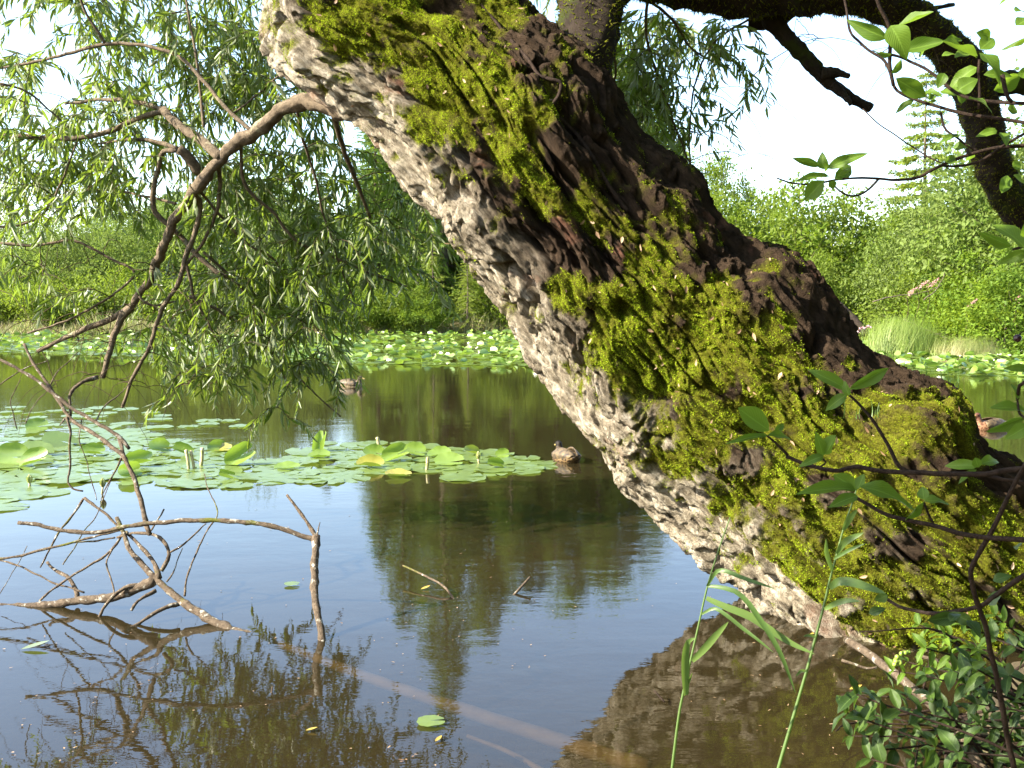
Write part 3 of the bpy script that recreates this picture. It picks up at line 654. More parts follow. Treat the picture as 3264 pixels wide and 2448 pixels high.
# ------------------------------------------------------------------ far bank: shrubs, spruces, grass
def bush_mesh(name, seed, h, wd, nl, ll, mat, nclump=60, stems=9, egg=.55, low=.06, flat=.5, upright=False):
    r = np.random.default_rng(seed); f = MB(); s = MB()
    # clumps sit through the crown's volume, most of them towards its outside
    d = norm(r.normal(size=(nclump, 3))); rad = r.uniform(.25, 1, nclump)**.45
    cz = (low + (1-low)*(.5+.5*d[:, 2]*rad)); wprof = np.sin(PI*np.clip(cz, .02, .98)**egg)**.6
    tall = np.where(r.random(nclump) < .22, r.uniform(1.05, 1.22, nclump), r.uniform(.72, 1.02, nclump)); C = np.stack([d[:, 0]*rad*wd/2*wprof, d[:, 1]*rad*wd/2*wprof, cz*h*tall], 1)
    cs = r.uniform(.4, 1.15, nclump)*wd*.08*np.where(tall > 1.04, .75, 1); own = r.integers(0, nclump, nl); tone = r.random(nclump)
    off = r.normal(size=(nl, 3))*np.array([1, 1, .75 if not upright else 1.5])*cs[own][:, None]
    P = C[own]+off; P[:, 2] = np.maximum(P[:, 2], .05)
    out = norm(off+norm(C[own]-[0, 0, h*.4])*cs[own][:, None]*.6)
    D = norm(out*.6 + r.normal(size=(nl, 3))*.6 + [0, 0, -.15 if not upright else .5]); N = norm(r.normal(size=(nl, 3))*.7 + [0, 0, flat] + out*.4)
    L = r.uniform(.6, 1.25, nl)*ll
    batch(f, P, D, N, L, L*r.uniform(.4, .6, nl), tmpl_diamond(), np.clip(tone[own]*.8+r.random(nl)*.3-.05, 0, 1))
    for k in range(stems):
        c = C[r.integers(0, nclump)]; b = np.array([r.normal()*wd*.06, r.normal()*wd*.06, -.2]); m = (b+c)/2+np.array([0, 0, h*.12])
        Pq = crom(np.array([b, m, c]), 7); tube(s, Pq, np.linspace(.045*h/6, .012, 7), 5, cap=False)
    for k in range(stems*3):
        c = C[r.integers(0, nclump)]; Pq = crom(np.array([c*[.4, .4, .6], c*[.75, .75, .8], c+r.normal(size=3)*.2]), 5); tube(s, Pq, np.linspace(.016, .006, 5), 4, cap=False)
    return f.mesh(name+' foliage', mat, smooth=False), s.mesh(name+' stems', M['trunk_bg'])
def spruce_mesh(name, seed, h, wd, mat, dens=1.0, bare=.06, droop=.35, whorl=.42, full=1.0):
    r = np.random.default_rng(seed); f = MB(); s = MB()
    z = np.linspace(0, h, 14); tube(s, np.stack([np.sin(z*.7+seed)*.04, np.cos(z*.5)*.04, z-.2], 1), np.linspace(h*.013, .01, 14), 8)
    PP, DD, NN, LLs, RR_ = [], [], [], [], []
    zz = h*bare
    while zz < h*.985:
        u = zz/h; reach = wd/2*((1-u)**.85)*r.uniform(.8, 1.1)+.12
        for a in r.uniform(0, 2*PI)+np.arange(int(6*dens+.5))*2*PI/int(6*dens+.5)+r.normal(size=int(6*dens+.5))*.25:
            L = reach*r.uniform(.6, 1.12); t = np.linspace(0, 1, 9)
            rise = .18*(u-.3); dz = rise*L*t*1.2 - droop*L*t**1.6 + .22*L*t**4
            P = np.stack([np.cos(a)*L*t, np.sin(a)*L*t, zz+dz], 1)
            tube(s, P[:7], np.linspace(.012+.012*(1-u), .004, 7), 4, cap=False)
            m = max(5, int(L/.11*full)); tk = r.uniform(.10, 1, m)**.8
            Q = np.stack([np.interp(tk, t, P[:, c]) for c in range(3)], 1); T = norm(np.stack([np.interp(tk, t, np.gradient(P[:, c], t)) for c in range(3)], 1))
            side = np.stack([-np.sin(a)*np.ones(m), np.cos(a)*np.ones(m), np.zeros(m)], 1)*r.choice([-1, 1], m)[:, None]
            D = norm(T*r.uniform(.4, 1.1, m)[:, None]+side*r.uniform(.3, 1.0, m)[:, None]+np.array([0, 0, -1.0])*r.uniform(.05, .55, m)[:, None])
            PP.append(Q); DD.append(D); NN.append(norm(np.array([0, 0, .55])+r.normal(size=(m, 3))*.75)); LLs.append(r.uniform(.22, .5, m)*(.55+.6*(1-tk)*min(1, L))); RR_.append(np.clip(r.random(m)*.5+.5*tk, 0, 1))
        zz += whorl*r.uniform(.7, 1.3)*(.7+.5*(1-u))
    P, D, N, L, Rn = [np.concatenate(x) for x in (PP, DD, NN, LLs, RR_)]
    # each spray: a spine of short paired needle tufts
    for k in range(5):
        q = P + D*(L*k/5)[:, None]; sd = norm(np.cross(D, N))
        for sg in (-1, 1):
            dk = norm(D*.8+sd*sg*.7+rng.normal(size=D.shape)*.3); batch(f, q, dk, N+rng.normal(size=D.shape)*.6, L*.40*(1.1-.12*k), L*.13, tmpl_diamond(.03), Rn)
    return f.mesh(name+' foliage', mat, smooth=False), s.mesh(name+' trunk', M['trunk_bg'])
PROTO = {
 'willow_bush': (bush_mesh('willow bush', 21, 7, 8.5, 21000, .18, M['bush_a'], 120, 9, .62, .02), 7, 'shrub'),
 'green_bush': (bush_mesh('green bush', 22, 6, 6.5, 15000, .19, M['bush_b'], 95, 12, .6, .05), 6, 'shrub'),
 'bright_bush': (bush_mesh('bright bush', 23, 5, 6, 13000, .17, M['bush_c'], 85, 9, .6, .03), 5, 'shrub'),
 'slim_tree': (bush_mesh('slim tree', 24, 10, 4.6, 9000, .15, M['bush_b'], 60, 8, .75, .14, upright=True), 10, 'tree'),
 'tall_tree': (bush_mesh('tall tree', 26, 15, 9.5, 30000, .24, M['bush_c'], 130, 8, .6, .05), 15, 'tree'),
 'low_bush': (bush_mesh('low bush', 25, 2.2, 4.2, 7000, .13, M['bush_b'], 40, 6, .7, .0), 2.2, 'shrub'),
 'spruce': (spruce_mesh('spruce', 31, 16, 7.5, M['spruce'], 1.3, .02, .45, .40, 2.1), 16, 'tree'),
 'pale_spruce': (spruce_mesh('pale spruce', 32, 12, 6.5, M['spruce_light'], 1.0, .03, .5, .42, 1.1), 12, 'tree'),
 'thin_spruce': (spruce_mesh('thin spruce', 33, 9, 4.6, M['spruce_light'], 1.3, .05, .32, .42, 2.2), 9, 'tree'),
}
def plant_tree(kind, xd, D, ytop, wf, label, name, cat, group=None, rz=None, sink=.15):
    (fm, sm), h0, k = PROTO[kind]; X = (xd-1106)/2150*D; top = (645-ytop)/2150*D + CAMZ
    gzv = float(ground_h(X, D)); hh = max(.8, top-gzv+sink); s = hh/h0
    t = thing(name, label, cat, (X, D, gzv-sink), group, rng.uniform(0, 6.28) if rz is None else rz)
    a = link('trunk' if k == 'tree' else 'stems', sm, t); b = link('crown', fm, t)
    for o in (a, b): o.scale = (s*wf, s*wf, s)
    return t
gL, gC, gR = 'willow bushes along the left of the far bank', 'spruces on the far bank behind the leaning trunk', 'shrubs on the right of the far bank'
TR = []
for i_, (xd, D, yt, wf) in enumerate([(-330, 54, 440, 1.0), (-170, 58, 452, 1.0), (-60, 55, 470, .9), (40, 60, 452, 1.0), (130, 54, 470, .95), (225, 60, 445, 1), (310, 55, 430, .9), (395, 61, 425, 1.0), (470, 56, 400, .9), (545, 60, 372, .85), (610, 55, 410, .8)]):
    plant_tree('willow_bush', xd, D, yt, wf, 'tall grey-green willow bush in the row on the far left bank', 'willow_bush', 'shrub', gL)
for i_, (xd, D, yt, wf) in enumerate([(-90, 48, 592, 1), (20, 48, 610, 1.1), (95, 47.5, 585, .9), (190, 48, 600, 1.0), (270, 48, 575, .9), (360, 48, 590, 1.0), (450, 48, 570, 1), (540, 48.5, 585, 1)]):
    plant_tree('low_bush', xd, D, yt, wf, 'low green shrub at the foot of the left willow bushes', 'low_shrub', 'shrub', 'low shrubs along the left water edge')
for kind, xd, D, yt, wf, lb in [
    ('spruce', 958, 52, -190, 1.0, 'tallest dark spruce on the far bank, its tip above the frame'), ('spruce', 868, 54, 20, 1.1, 'dark spruce left of the tallest one on the far bank'),
    ('spruce', 1055, 55, -5, 1.25, 'dark spruce hidden mostly by the leaning trunk'), ('spruce', 1150, 54, 90, 1.4, 'dark spruce behind the middle of the leaning trunk'),
    ('spruce', 1245, 56, 70, 1.5, 'dark spruce behind the trunk and right of its middle'), ('spruce', 1345, 56, 120, 1.4, 'rightmost dark spruce behind the leaning trunk'),
    ('spruce', 700, 60, 330, 1.0, 'short dark spruce behind the willow curtain'), ('spruce', 905, 50, 330, .9, 'shorter dark spruce beside the left edge of the trunk'),
    ('pale_spruce', 620, 56, 390, 1.0, 'pale green conifer behind the hanging willow twigs'), ('spruce', 1105, 50, 150, 1.3, 'dark spruce in front of the others behind the middle of the trunk'), ('spruce', 1200, 51, 165, 1.3, 'shorter spruce between two tall ones behind the trunk'), ('spruce', 1295, 52, 130, 1.4, 'broad spruce second from the right behind the trunk'), ('spruce', 815, 52, 170, 1.0, 'dark spruce at the left end of the tall group'), ('pale_spruce', 780, 51, 470, 1.1, 'pale yellow-green conifer under the willow curtain'),
    ('pale_spruce', 1010, 46.5, 520, 1.05, 'small bright spruce at the water beside the left edge of the trunk'), ('pale_spruce', 935, 47.5, 455, .9, 'pale spruce with drooping sprays left of the small bright one')]:
    plant_tree(kind, xd, D, yt, wf, lb, 'spruce', 'tree', gC)
for xd, D, yt, wf, lb in [(905, 58, 90, .8, 'tall leafy tree between the first two tall spruces'), (1010, 57, 60, .8, 'tall leafy tree right of the tallest spruce'), (1110, 58, 120, .9, 'tall leafy tree behind the middle of the trunk'), (1215, 58, 110, .9, 'tall leafy tree right of the middle of the trunk'), (1320, 58, 130, .9, 'rightmost tall leafy tree behind the trunk'), (1405, 56, 200, .7, 'tall leafy tree beside the right edge of the trunk')]:
    plant_tree('tall_tree', xd, D, yt, wf, lb, 'tall_tree', 'tree', 'tall leafy trees among the spruces')
for i_, (kind, xd, D, yt, wf) in enumerate([('bright_bush', 610, 47.5, 590, 1), ('green_bush', 690, 47, 575, 1.1), ('bright_bush', 760, 46.5, 600, 1.2), ('green_bush', 850, 46.8, 585, 1.2), ('bright_bush', 905, 46.4, 620, 1.1), ('green_bush', 1085, 48, 560, 1.2), ('green_bush', 1180, 49, 540, 1.2)]):
    plant_tree(kind, xd, D, yt, wf, 'leafy bush at the water edge below the spruces', 'waterside_bush', 'shrub', 'bushes at the foot of the spruces')
for kind, xd, D, yt, wf, lb in [
    ('slim_tree', 1465, 44, 265, 1.0, 'slender tree with a thin crown beside the right edge of the trunk'), ('slim_tree', 1545, 45, 300, 1.0, 'slender light tree second from the right edge of the trunk'),
    ('slim_tree', 1610, 46, 355, 1.0, 'slender light tree left of the round bush'),
    ('slim_tree', 1500, 42, 380, 1.3, 'lower leafy tree close to the right edge of the trunk')]:
    plant_tree(kind, xd, D, yt, wf, lb, 'slim_tree', 'tree', 'slender trees right of the trunk')
for kind, xd, D, yt, wf, lb in [
    ('green_bush', 1720, 40, 415, 1.05, 'large round green bush in the middle of the right bank'), ('green_bush', 1640, 43, 440, 1.0, 'green bush left of the large round bush on the right bank'),
    ('green_bush', 1830, 40, 435, .9, 'green bush right of the large round bush on the right bank'), ('green_bush', 1560, 42, 470, 1.1, 'dark bush beside the trunk on the right bank'),
    ('willow_bush', 2020, 36, 395, .8, 'pale bush below the thin spruce on the right bank'), ('willow_bush', 2130, 34, 285, .8, 'tall pale bush near the right edge of the view'),
    ('willow_bush', 2260, 33, 215, .9, 'tallest pale bush at the right edge of the view'), ('bright_bush', 1935, 38, 480, 1.0, 'yellow-green bush between the round bush and the pale bushes'),
    ('bright_bush', 2090, 31, 555, 1.1, 'bright low bush behind the grass tussock'), ('bright_bush', 2215, 29, 540, 1.1, 'bright low bush at the right edge above the grass'),
    ('green_bush', 1990, 34, 560, 1.0, 'dark green bush just behind the tussock'), ('green_bush', 1770, 36.5, 560, .8, 'low dark bush above the pink flowers')]:
    plant_tree(kind, xd, D, yt, wf, lb, 'bush', 'shrub', gR)
plant_tree('thin_spruce', 1985, 39, 160, 1.15, 'thin pale spruce with sparse tiers on the right bank', 'thin_spruce', 'tree')
# far wood closing the view low behind the rows: one mass nobody could count
f = MB(); r = np.random.default_rng(77); nW = 60000
sl_ = r.uniform(-1.0, .75, nW); Yw = r.uniform(66, 84, nW); topf = 1.2 + (645-(470+50*np.sin(sl_*9)+35*np.sin(sl_*23)+20*np.sin(sl_*61)))/2150*Yw
Pw = np.stack([sl_*Yw, Yw, .6+(topf-.6)*r.random(nW)**.6], 1); L = r.uniform(.3, .7, nW)
batch(f, Pw, rdir(nW, -.2), rdir(nW, .5), L, L*.6, tmpl_diamond(), np.clip(.5+.6*fbm(Pw[:, 0]*.4, Pw[:, 1]*.3, Pw[:, 2]*.5, 3), 0, 1))
o = link('far_wood', f.mesh('far_wood', M['far_wood'], smooth=False)); tag(o, 'hazy far wood behind the bushes', 'wood', kind='stuff')
# grass and sedge along the far water edge
def blades(n, slope0, slope1, d0, d1, h0, h1, seed, wmul=1.0):
    r = np.random.default_rng(seed); s = r.uniform(slope0, slope1, n); Y = np.interp(s, [p[0] for p in SHORE], [p[1] for p in SHORE])+r.uniform(d0, d1, n)
    X = s*Y; z = ground_h(X, Y); keep = z > -.12; X, Y, z, s = X[keep], Y[keep], z[keep], s[keep]; n = len(X)
    pat = np.clip(.6+.8*fbm(X*.45, Y*.45, 2.2, 3), .15, 1.3)
    D = norm(np.stack([r.normal(size=n)*.45, r.normal(size=n)*.45, np.ones(n)], 1)); L = r.uniform(h0, h1, n)*pat
    return np.stack([X, Y, np.maximum(z, 0)-.03], 1), D, norm(np.stack([r.normal(size=n), r.normal(size=n)-.4, np.zeros(n)], 1)), L, L*r.uniform(.022, .04, n)*wmul
mb = MB()
for a in [(26000, -1.0, .36, -.6, 2.5, .5, 1.3, 1), (26000, .36, .66, -.8, 5, .35, .95, 2)]:
    P, D, N, L, Wd = blades(*a); batch(mb, P, D, N, L, np.maximum(Wd, .022), tmpl_blade(4, .7))
o = link('bank_grass', mb.mesh('bank_grass', M['grass'], smooth=False)); tag(o, 'mixed grass and sedge along the far water edge', 'grass', kind='stuff')
mb = MB(); P, D, N, L, Wd = blades(3500, .37, .64, -.6, 3.5, .3, .9, 5, 1.0); batch(mb, P, D, N, L, np.maximum(Wd*.8, .015), tmpl_blade(3, .8))
P, D, N, L, Wd = blades(3500, -.9, .2, -.4, 1.5, .5, 1.2, 6); batch(mb, P, D, N, L, np.maximum(Wd*.8, .02), tmpl_blade(3, .8))
o = link('dry_grass', mb.mesh('dry_grass', M['dry_grass'], smooth=False)); tag(o, 'dead straw-coloured grass among the green on the far bank', 'grass', kind='stuff')
# sedge tussock on the right bank
def tussock(xd, yd, D, rad, h, n, label, seed, mat='tussock', group=None):
    r = np.random.default_rng(seed); c = at(xd*DS, yd*DS, D); c[2] = float(ground_h(c[0], c[1]))-.05; mb = MB()
    a = r.uniform(0, 2*PI, n); q = r.random(n)**.5; P = c+np.stack([np.cos(a)*q*rad*.45, np.sin(a)*q*rad*.45, np.zeros(n)], 1)
    D_ = norm(np.stack([np.cos(a)*q*.75+r.normal(size=n)*.12, np.sin(a)*q*.75+r.normal(size=n)*.12, np.ones(n)], 1)); out = np.stack([np.cos(a), np.sin(a), np.full(n, .6)], 1)
    L = r.uniform(.8, 1.35, n)*h*1.25; batch(mb, P, D_, out, L, np.maximum(.012*h, .016)*r.uniform(.7, 1.3, n), tmpl_blade(6, 1.1))
    return single('grass_tussock', mb, M[mat], label, 'grass', group, False, c)
tussock(1945, 758, 28.5, 2.0, 1.25, 5200, 'rounded bright green grass tussock on the right bank', 3)
tussock(2085, 765, 27, 2.0, .9, 3600, 'second tussock of yellowing grass right of the rounded one', 4, 'grass')
tussock(1862, 765, 28.5, .8, .5, 900, 'small dark tussock between the trunk and the rounded tussock', 5, 'grass')
# dead grey brushwood lying on the right bank
for k, (pts, lb) in enumerate([([(2085, 745), (2040, 728), (1990, 708), (1950, 690)], 'long bare stick lying across the grass right of the tussock'), ([(1995, 648), (2020, 628), (2035, 605), (2040, 588)], 'bare grey branch standing in the bushes above the tussock'),
                               ([(1885, 652), (1930, 640), (1985, 634), (2035, 615)], 'thin grey branch lying along the dark gap in the bushes'), ([(2000, 725), (2045, 722), (2095, 730)], 'short pale stick lying low in the right bank grass')]):
    P, R = trace(pts, dd, 29, 29.6, 2.2, 1.0, wob=.03); mb = MB(); tube(mb, P, R, 5); single('fallen_stick', mb, M['dead'], lb, 'stick')
P, R = trace([(1790, 640), (1820, 668), (1850, 695), (1872, 722)], dd, 31, 30, 14, 11, wob=.03); mb = MB(); tube(mb, P, R, 10, .15); single('leaning_log', mb, M['limb'], 'dark leaning log in the shade behind the pink flowers', 'log')
# flowers on the right bank
def flower_ball(c, r_, mat, seed, n=46, ll=.03):
    r = np.random.default_rng(seed); mb = MB(); d = norm(r.normal(size=(n, 3))); d[:, 2] = np.abs(d[:, 2])*.9-.1; batch(mb, c+d*r_*.5, d, rdir(n), np.full(n, ll), np.full(n, ll*.7), tmpl_diamond()); return mb
for k, (x, y) in enumerate([(1822, 716), (1838, 713), (1850, 719), (1862, 711), (1812, 722), (1876, 708)]):
    c = at(x*DS, y*DS, 27.5); t = thing('flower', 'small red and white flower head in the cluster left of the tussock', 'flower', c, 'red and white flowers beside the trunk')
    mb = flower_ball(c, .09, None, 60+k, 60, .05); part('petals', mb, M['red'], t, False)
    mb = MB(); b = c.copy(); b[2] = max(0, float(ground_h(c[0], c[1]))); tube(mb, crom(np.array([b, (b+c)/2+[.03, 0, 0], c]), 5), .008, 4); part('stem', mb, M['reed_leaf'], t)
for k, (x, y, lb) in enumerate([(1972, 628, 'pale pink flower plume above the left side of the tussock'), (1995, 615, 'pink flower plume highest of the three above the tussock'), (2018, 610, 'long pink flower plume right of the other two above the tussock'), (2100, 655, 'short pink plume among the right bushes'), (2230, 610, 'pink plume at the right edge of the view'), (2205, 640, 'lowest pink plume near the right edge')]):
    c = at(x*DS, y*DS, 28.5); r = np.random.default_rng(90+k); mb = MB(); n = 150; u = r.random(n); d = norm(np.array([.7, 0, .6])); P = c+d*(u[:, None]-.5)*.34+r.normal(size=(n, 3))*.035*(1-u[:, None]*.8)
    batch(mb, P, rdir(n), rdir(n), np.full(n, .035), np.full(n, .025), tmpl_diamond()); t = thing('flower_plume', lb, 'flower', c, 'pink plumes in the bushes'); part('blossom', mb, M['pink'], t, False)
    mb = MB(); b = c+np.array([-.2, .3, -1.2]); tube(mb, crom(np.array([b, (b+c)/2+[.05, 0, 0], c-d*.25]), 6), .01, 4); part('stem', mb, M['twig'], t)

# unseen trees added on the near bank behind and right of where the photo was taken: they keep the sky's light off the trunk
for kind, X, Y, hh, wd_, lb in [('green_bush', 11, 4.5, 10, 1.1, 'big unseen leafy tree right of the view, added for shade'), ('green_bush', 9, -3, 11, 1.1, 'big unseen leafy tree behind and right of the viewpoint, added for shade'), ('green_bush', 3.5, -7.5, 10, 1.1, 'big unseen leafy tree straight behind the viewpoint, added for shade'), ('green_bush', -3.5, -10, 9, 1.1, 'unseen leafy tree behind and left of the viewpoint, added for shade'), ('bright_bush', 6, -.5, 3.6, .8, 'unseen bush just right of the viewpoint, added for shade')]:
    (fm, sm), h0, k = PROTO[kind]; s = hh/h0; t = thing('shade_tree', lb, 'tree', (X, Y, float(ground_h(X, Y))-.1))
    for nm_, me_ in (('stems', sm), ('crown', fm)): o = link(nm_, me_, t); o.scale = (s*wd_, s*wd_, s)
# ------------------------------------------------------------------ water lilies
def pad_mb(r_, seed, fold=0.0, cup=.02, wavy=.02, notch=.32, nr=7, nt=34):
    r = np.random.default_rng(seed); mb = MB(); a = np.linspace(notch/2, 2*PI-notch/2, nt); rr = np.linspace(0, 1, nr)
    out = 1+.05*np.sin(3*a+seed)+.025*np.sin(9*a+seed*2)+.03*np.cos(a); out *= np.where(np.minimum(a-a[0], a[-1]-a) < .35, .9+.1*np.minimum(a-a[0], a[-1]-a)/.35, 1)
    A, Rr = np.meshgrid(a, rr); rad = Rr*out[None]*r_
    x, y = rad*np.cos(A)*1.12, rad*np.sin(A)*.95; z = cup*r_*Rr**2 + wavy*r_*Rr**3*np.sin(5*A+seed)+wavy*.6*r_*Rr**3*np.sin(11*A+seed*3)
    if fold:   # bend both halves up about the midrib (x axis)
        yy = np.abs(y); R0 = r_*.55/max(abs(fold), .2); phi = np.clip(yy/R0, 0, 2.4)*np.sign(fold); sg = np.sign(y)
        y = sg*R0*np.sin(np.abs(phi)); z = z + R0*(1-np.cos(phi))*np.sign(fold)
    V = np.stack([x, y, z], -1).reshape(-1, 3); i, j = np.meshgrid(np.arange(nr-1), np.arange(nt-1), indexing='ij')
    mb.add(V, [np.stack([i*nt+j, i*nt+j+1, (i+1)*nt+j+1, (i+1)*nt+j], -1).reshape(-1, 4)], .5); return mb
PADS = [pad_mb(1.0, k+1, 0, c, wv).mesh('lily pad', M['pad']) for k, (c, wv) in enumerate([(.01, .012), (-.02, .018), (.03, .02), (.0, .03)])]
UPPAD = [pad_mb(1.0, k+11, fo, .08, .03).mesh('raised lily pad', M['pad_bright']) for k, fo in enumerate([.5, .8, .3, 1.1])]
def inpoly(x, y, poly):
    c = False; n = len(poly)
    for i in range(n):
        (x1, y1), (x2, y2) = poly[i], poly[i-1]
        if (y1 > y) != (y2 > y) and x < (x2-x1)*(y-y1)/(y2-y1)+x1: c = not c
    return c
MAIN = [(-60, 925), (150, 918), (300, 930), (420, 962), (560, 985), (640, 975), (700, 957), (880, 953), (950, 965), (1100, 985), (1196, 1003), (1150, 1022), (1040, 1030), (1000, 1040), (930, 1018), (820, 1022), (740, 1040), (560, 1050), (480, 1060), (400, 1052), (250, 1038), (170, 1040), (90, 1078), (-60, 1100)]
SPARSE = [(-60, 872), (120, 872), (320, 885), (500, 905), (560, 925), (330, 935), (-60, 930)]
cand = []; cells = {}
def place(x, y, r_, tight):
    key = (int(x/.5), int(y/.5))
    for a in (-1, 0, 1):
        for b in (-1, 0, 1):
            for (qx, qy, qr) in cells.get((key[0]+a, key[1]+b), []):
                if (x-qx)**2+(y-qy)**2 < (tight*(r_+qr))**2: return False
    cells.setdefault(key, []).append((x, y, r_)); cand.append((x, y, r_)); return True
r = np.random.default_rng(41); tries = 0
while len(cand) < 236 and tries < 60000:
    tries += 1; xd, yd = r.uniform(-60, 1200), r.uniform(900, 1100)
    if inpoly(xd, yd, MAIN):
        p = W(xd*DS, yd*DS); place(p[0], p[1], r.uniform(.11, .20), .50)
nm = len(cand)
while len(cand) < nm+30 and tries < 90000:
    tries += 1; xd, yd = r.uniform(-60, 600), r.uniform(870, 935)
    if inpoly(xd, yd, SPARSE):
        p = W(xd*DS, yd*DS); place(p[0], p[1], r.uniform(.11, .18), .9)
print('pads', nm, len(cand), tries)
def put_pad(me, x, y, z, s, rz, tilt=(0, 0), label=None, group=None, name='lily_pad', mat=None):
    o = link(name, me); o.location = (x, y, z); o.scale = (s, s, s); o.rotation_euler = (tilt[0], tilt[1], rz); tag(o, label, 'lily pad', group); return o
for k, (x, y, s) in enumerate(cand):
    lb, gp = ('flat pale green lily pad floating in the near bed', 'flat pads of the near lily bed') if k < nm else ('flat pad floating apart behind the near lily bed', 'scattered pads behind the near bed')
    put_pad(PADS[k % 4], x, y, .006+.0009*(k % 9), s, r.uniform(0, 6.28), (r.normal()*.025, r.normal()*.025), lb, gp)
# raised, folded and yellow pads, each where the photo shows it
HAND = [  # x, y (px), radius m, yaw, tilt x, tilt y, mesh, mat, label
 (25, 1003, .24, .2, 1.15, 0, 0, 'dark', 'large dark pad standing on edge at the left side of the near bed'), (75, 988, .22, .3, .5, .2, 2, 'pad', 'big pad lifted on its stalk behind the dark standing pad'),
 (75, 1008, .20, .0, .7, -.3, 1, 'bright', 'bright folded pad in front of the dark standing pad'), (130, 965, .22, .5, .45, .3, 0, 'pad', 'broad tilted pad third from the left in the near bed'),
 (80, 930, .18, 1., .9, 0, 2, 'bright', 'round raised pad alone on the open water at the left'), (200, 985, .17, .8, .5, .1, 1, 'dark', 'shaded folded pad behind the hanging bare twig'),
 (345, 978, .17, 2., .8, .2, 0, 'bright', 'bright folded pad left of the brown seed stalks'), (300, 1010, .2, .6, .6, -.2, 3, 'bright', 'curled bright pad below the bare branch'), (280, 1030, .16, 2.4, 1., 0, 1, 'dark', 'dark green pad standing at the front edge of the bed'),
 (395, 985, .15, .3, .8, .4, 3, 'bright', 'small upright bright pad behind the brown stalks'), (470, 975, .15, 1.7, .7, 0, 0, 'bright', 'bright tilted pad right of the bare branch'),
 (520, 1005, .21, .9, 1.05, -.5, 1, 'bright', 'bright green pad folded to a point in the middle of the bed'), (490, 1035, .10, .4, 1.3, .3, 3, 'dark', 'small dark pad tip standing before the pointed pad'), (480, 975, .14, 0, .4, 0, 2, 'yellow', 'yellowish pad behind the pointed bright pad'),
 (698, 975, .19, 1.5, .3, -1.35, 3, 'bright', 'tall upright pad glinting white right of the willow tips'), (690, 990, .16, .4, .2, 0, 0, 'bright', 'flat bright pad at the foot of the upright glinting pad'),
 (808, 988, .15, .4, .7, .2, 0, 'dark', 'dark green cupped pad left of the bright pair'), (855, 996, .19, .7, .75, -.3, 1, 'bright', 'front pad of the bright raised pair in the bed'), (895, 985, .17, .1, .6, .2, 0, 'bright', 'rear pad of the bright raised pair in the bed'),
 (838, 988, .12, 2.5, .7, 0, 3, 'bright', 'narrow bright pad left of the raised pair'), (800, 1012, .18, .2, .35, .1, 1, 'yellow', 'yellow curled pad near the front of the bed'), (860, 1030, .17, .1, .08, .05, 2, 'yellow', 'flat yellow pad at the front edge of the bed'),
 (950, 988, .17, .1, .35, 0, 0, 'bright', 'long bright pad edge behind the front stalk'), (970, 1005, .2, .0, .4, 0, 2, 'bright', 'bright arched pad right of the front stalk'), (1020, 985, .13, 1.2, .5, .3, 1, 'yellow', 'pale yellow pad behind the white bud'),
 (1070, 1012, .12, .7, .7, .2, 3, 'bright', 'small bright folded pad near the right end of the bed'), (1085, 988, .10, .2, .9, 0, 0, 'dark', 'small dark upright pad behind the white bud'), (620, 1015, .17, .3, .15, 0, 2, 'dark', 'bluish dark pad flat in the water gap'),
 (430, 1050, .2, 0, .03, .02, 0, 'pad', 'frontmost flat pad below the brown stalks'), (45, 1072, .24, .3, .03, .03, 3, 'pad', 'large flat pad at the front left corner of the bed'), (10, 1098, .2, .5, .02, .02, 1, 'pad', 'flat pad cut by the left edge of the frame'), (1000, 1034, .24, .4, .02, .0, 3, 'pad', 'largest flat pad at the front right of the bed'),
 (630, 1265, .05, .2, .02, 0, 0, 'pad', 'small green floating leaf among the reflections left of the upright stick'), (930, 1563, .062, .3, .03, .0, 1, 'pad', 'single green leaf floating near the bottom of the view')]
mm_ = {'bright': M['pad_bright'], 'yellow': M['pad_yellow'], 'pad': M['pad'], 'dark': M['pad_bright'], 'brown': M['pad_brown']}
for k, (xd, yd, s, rz, tx, ty, mi, mt, lb) in enumerate(HAND):
    s = s*.66 if mt != 'pad' and s > .08 else s*.8
    me = (UPPAD[mi] if mt not in ('pad',) else PADS[mi]); 
    if mm_[mt] is not me.materials[0]: me = me.copy(); me.materials.clear(); me.materials.append(mm_[mt])
    p = W(xd*DS, yd*DS); lift = s*.9*(abs(math.sin(tx))*.8+abs(math.sin(ty))*.9); put_pad(me, p[0], p[1], .012+lift*.55, s, rz*.4, (tx, ty), lb, None, 'lily_pad')
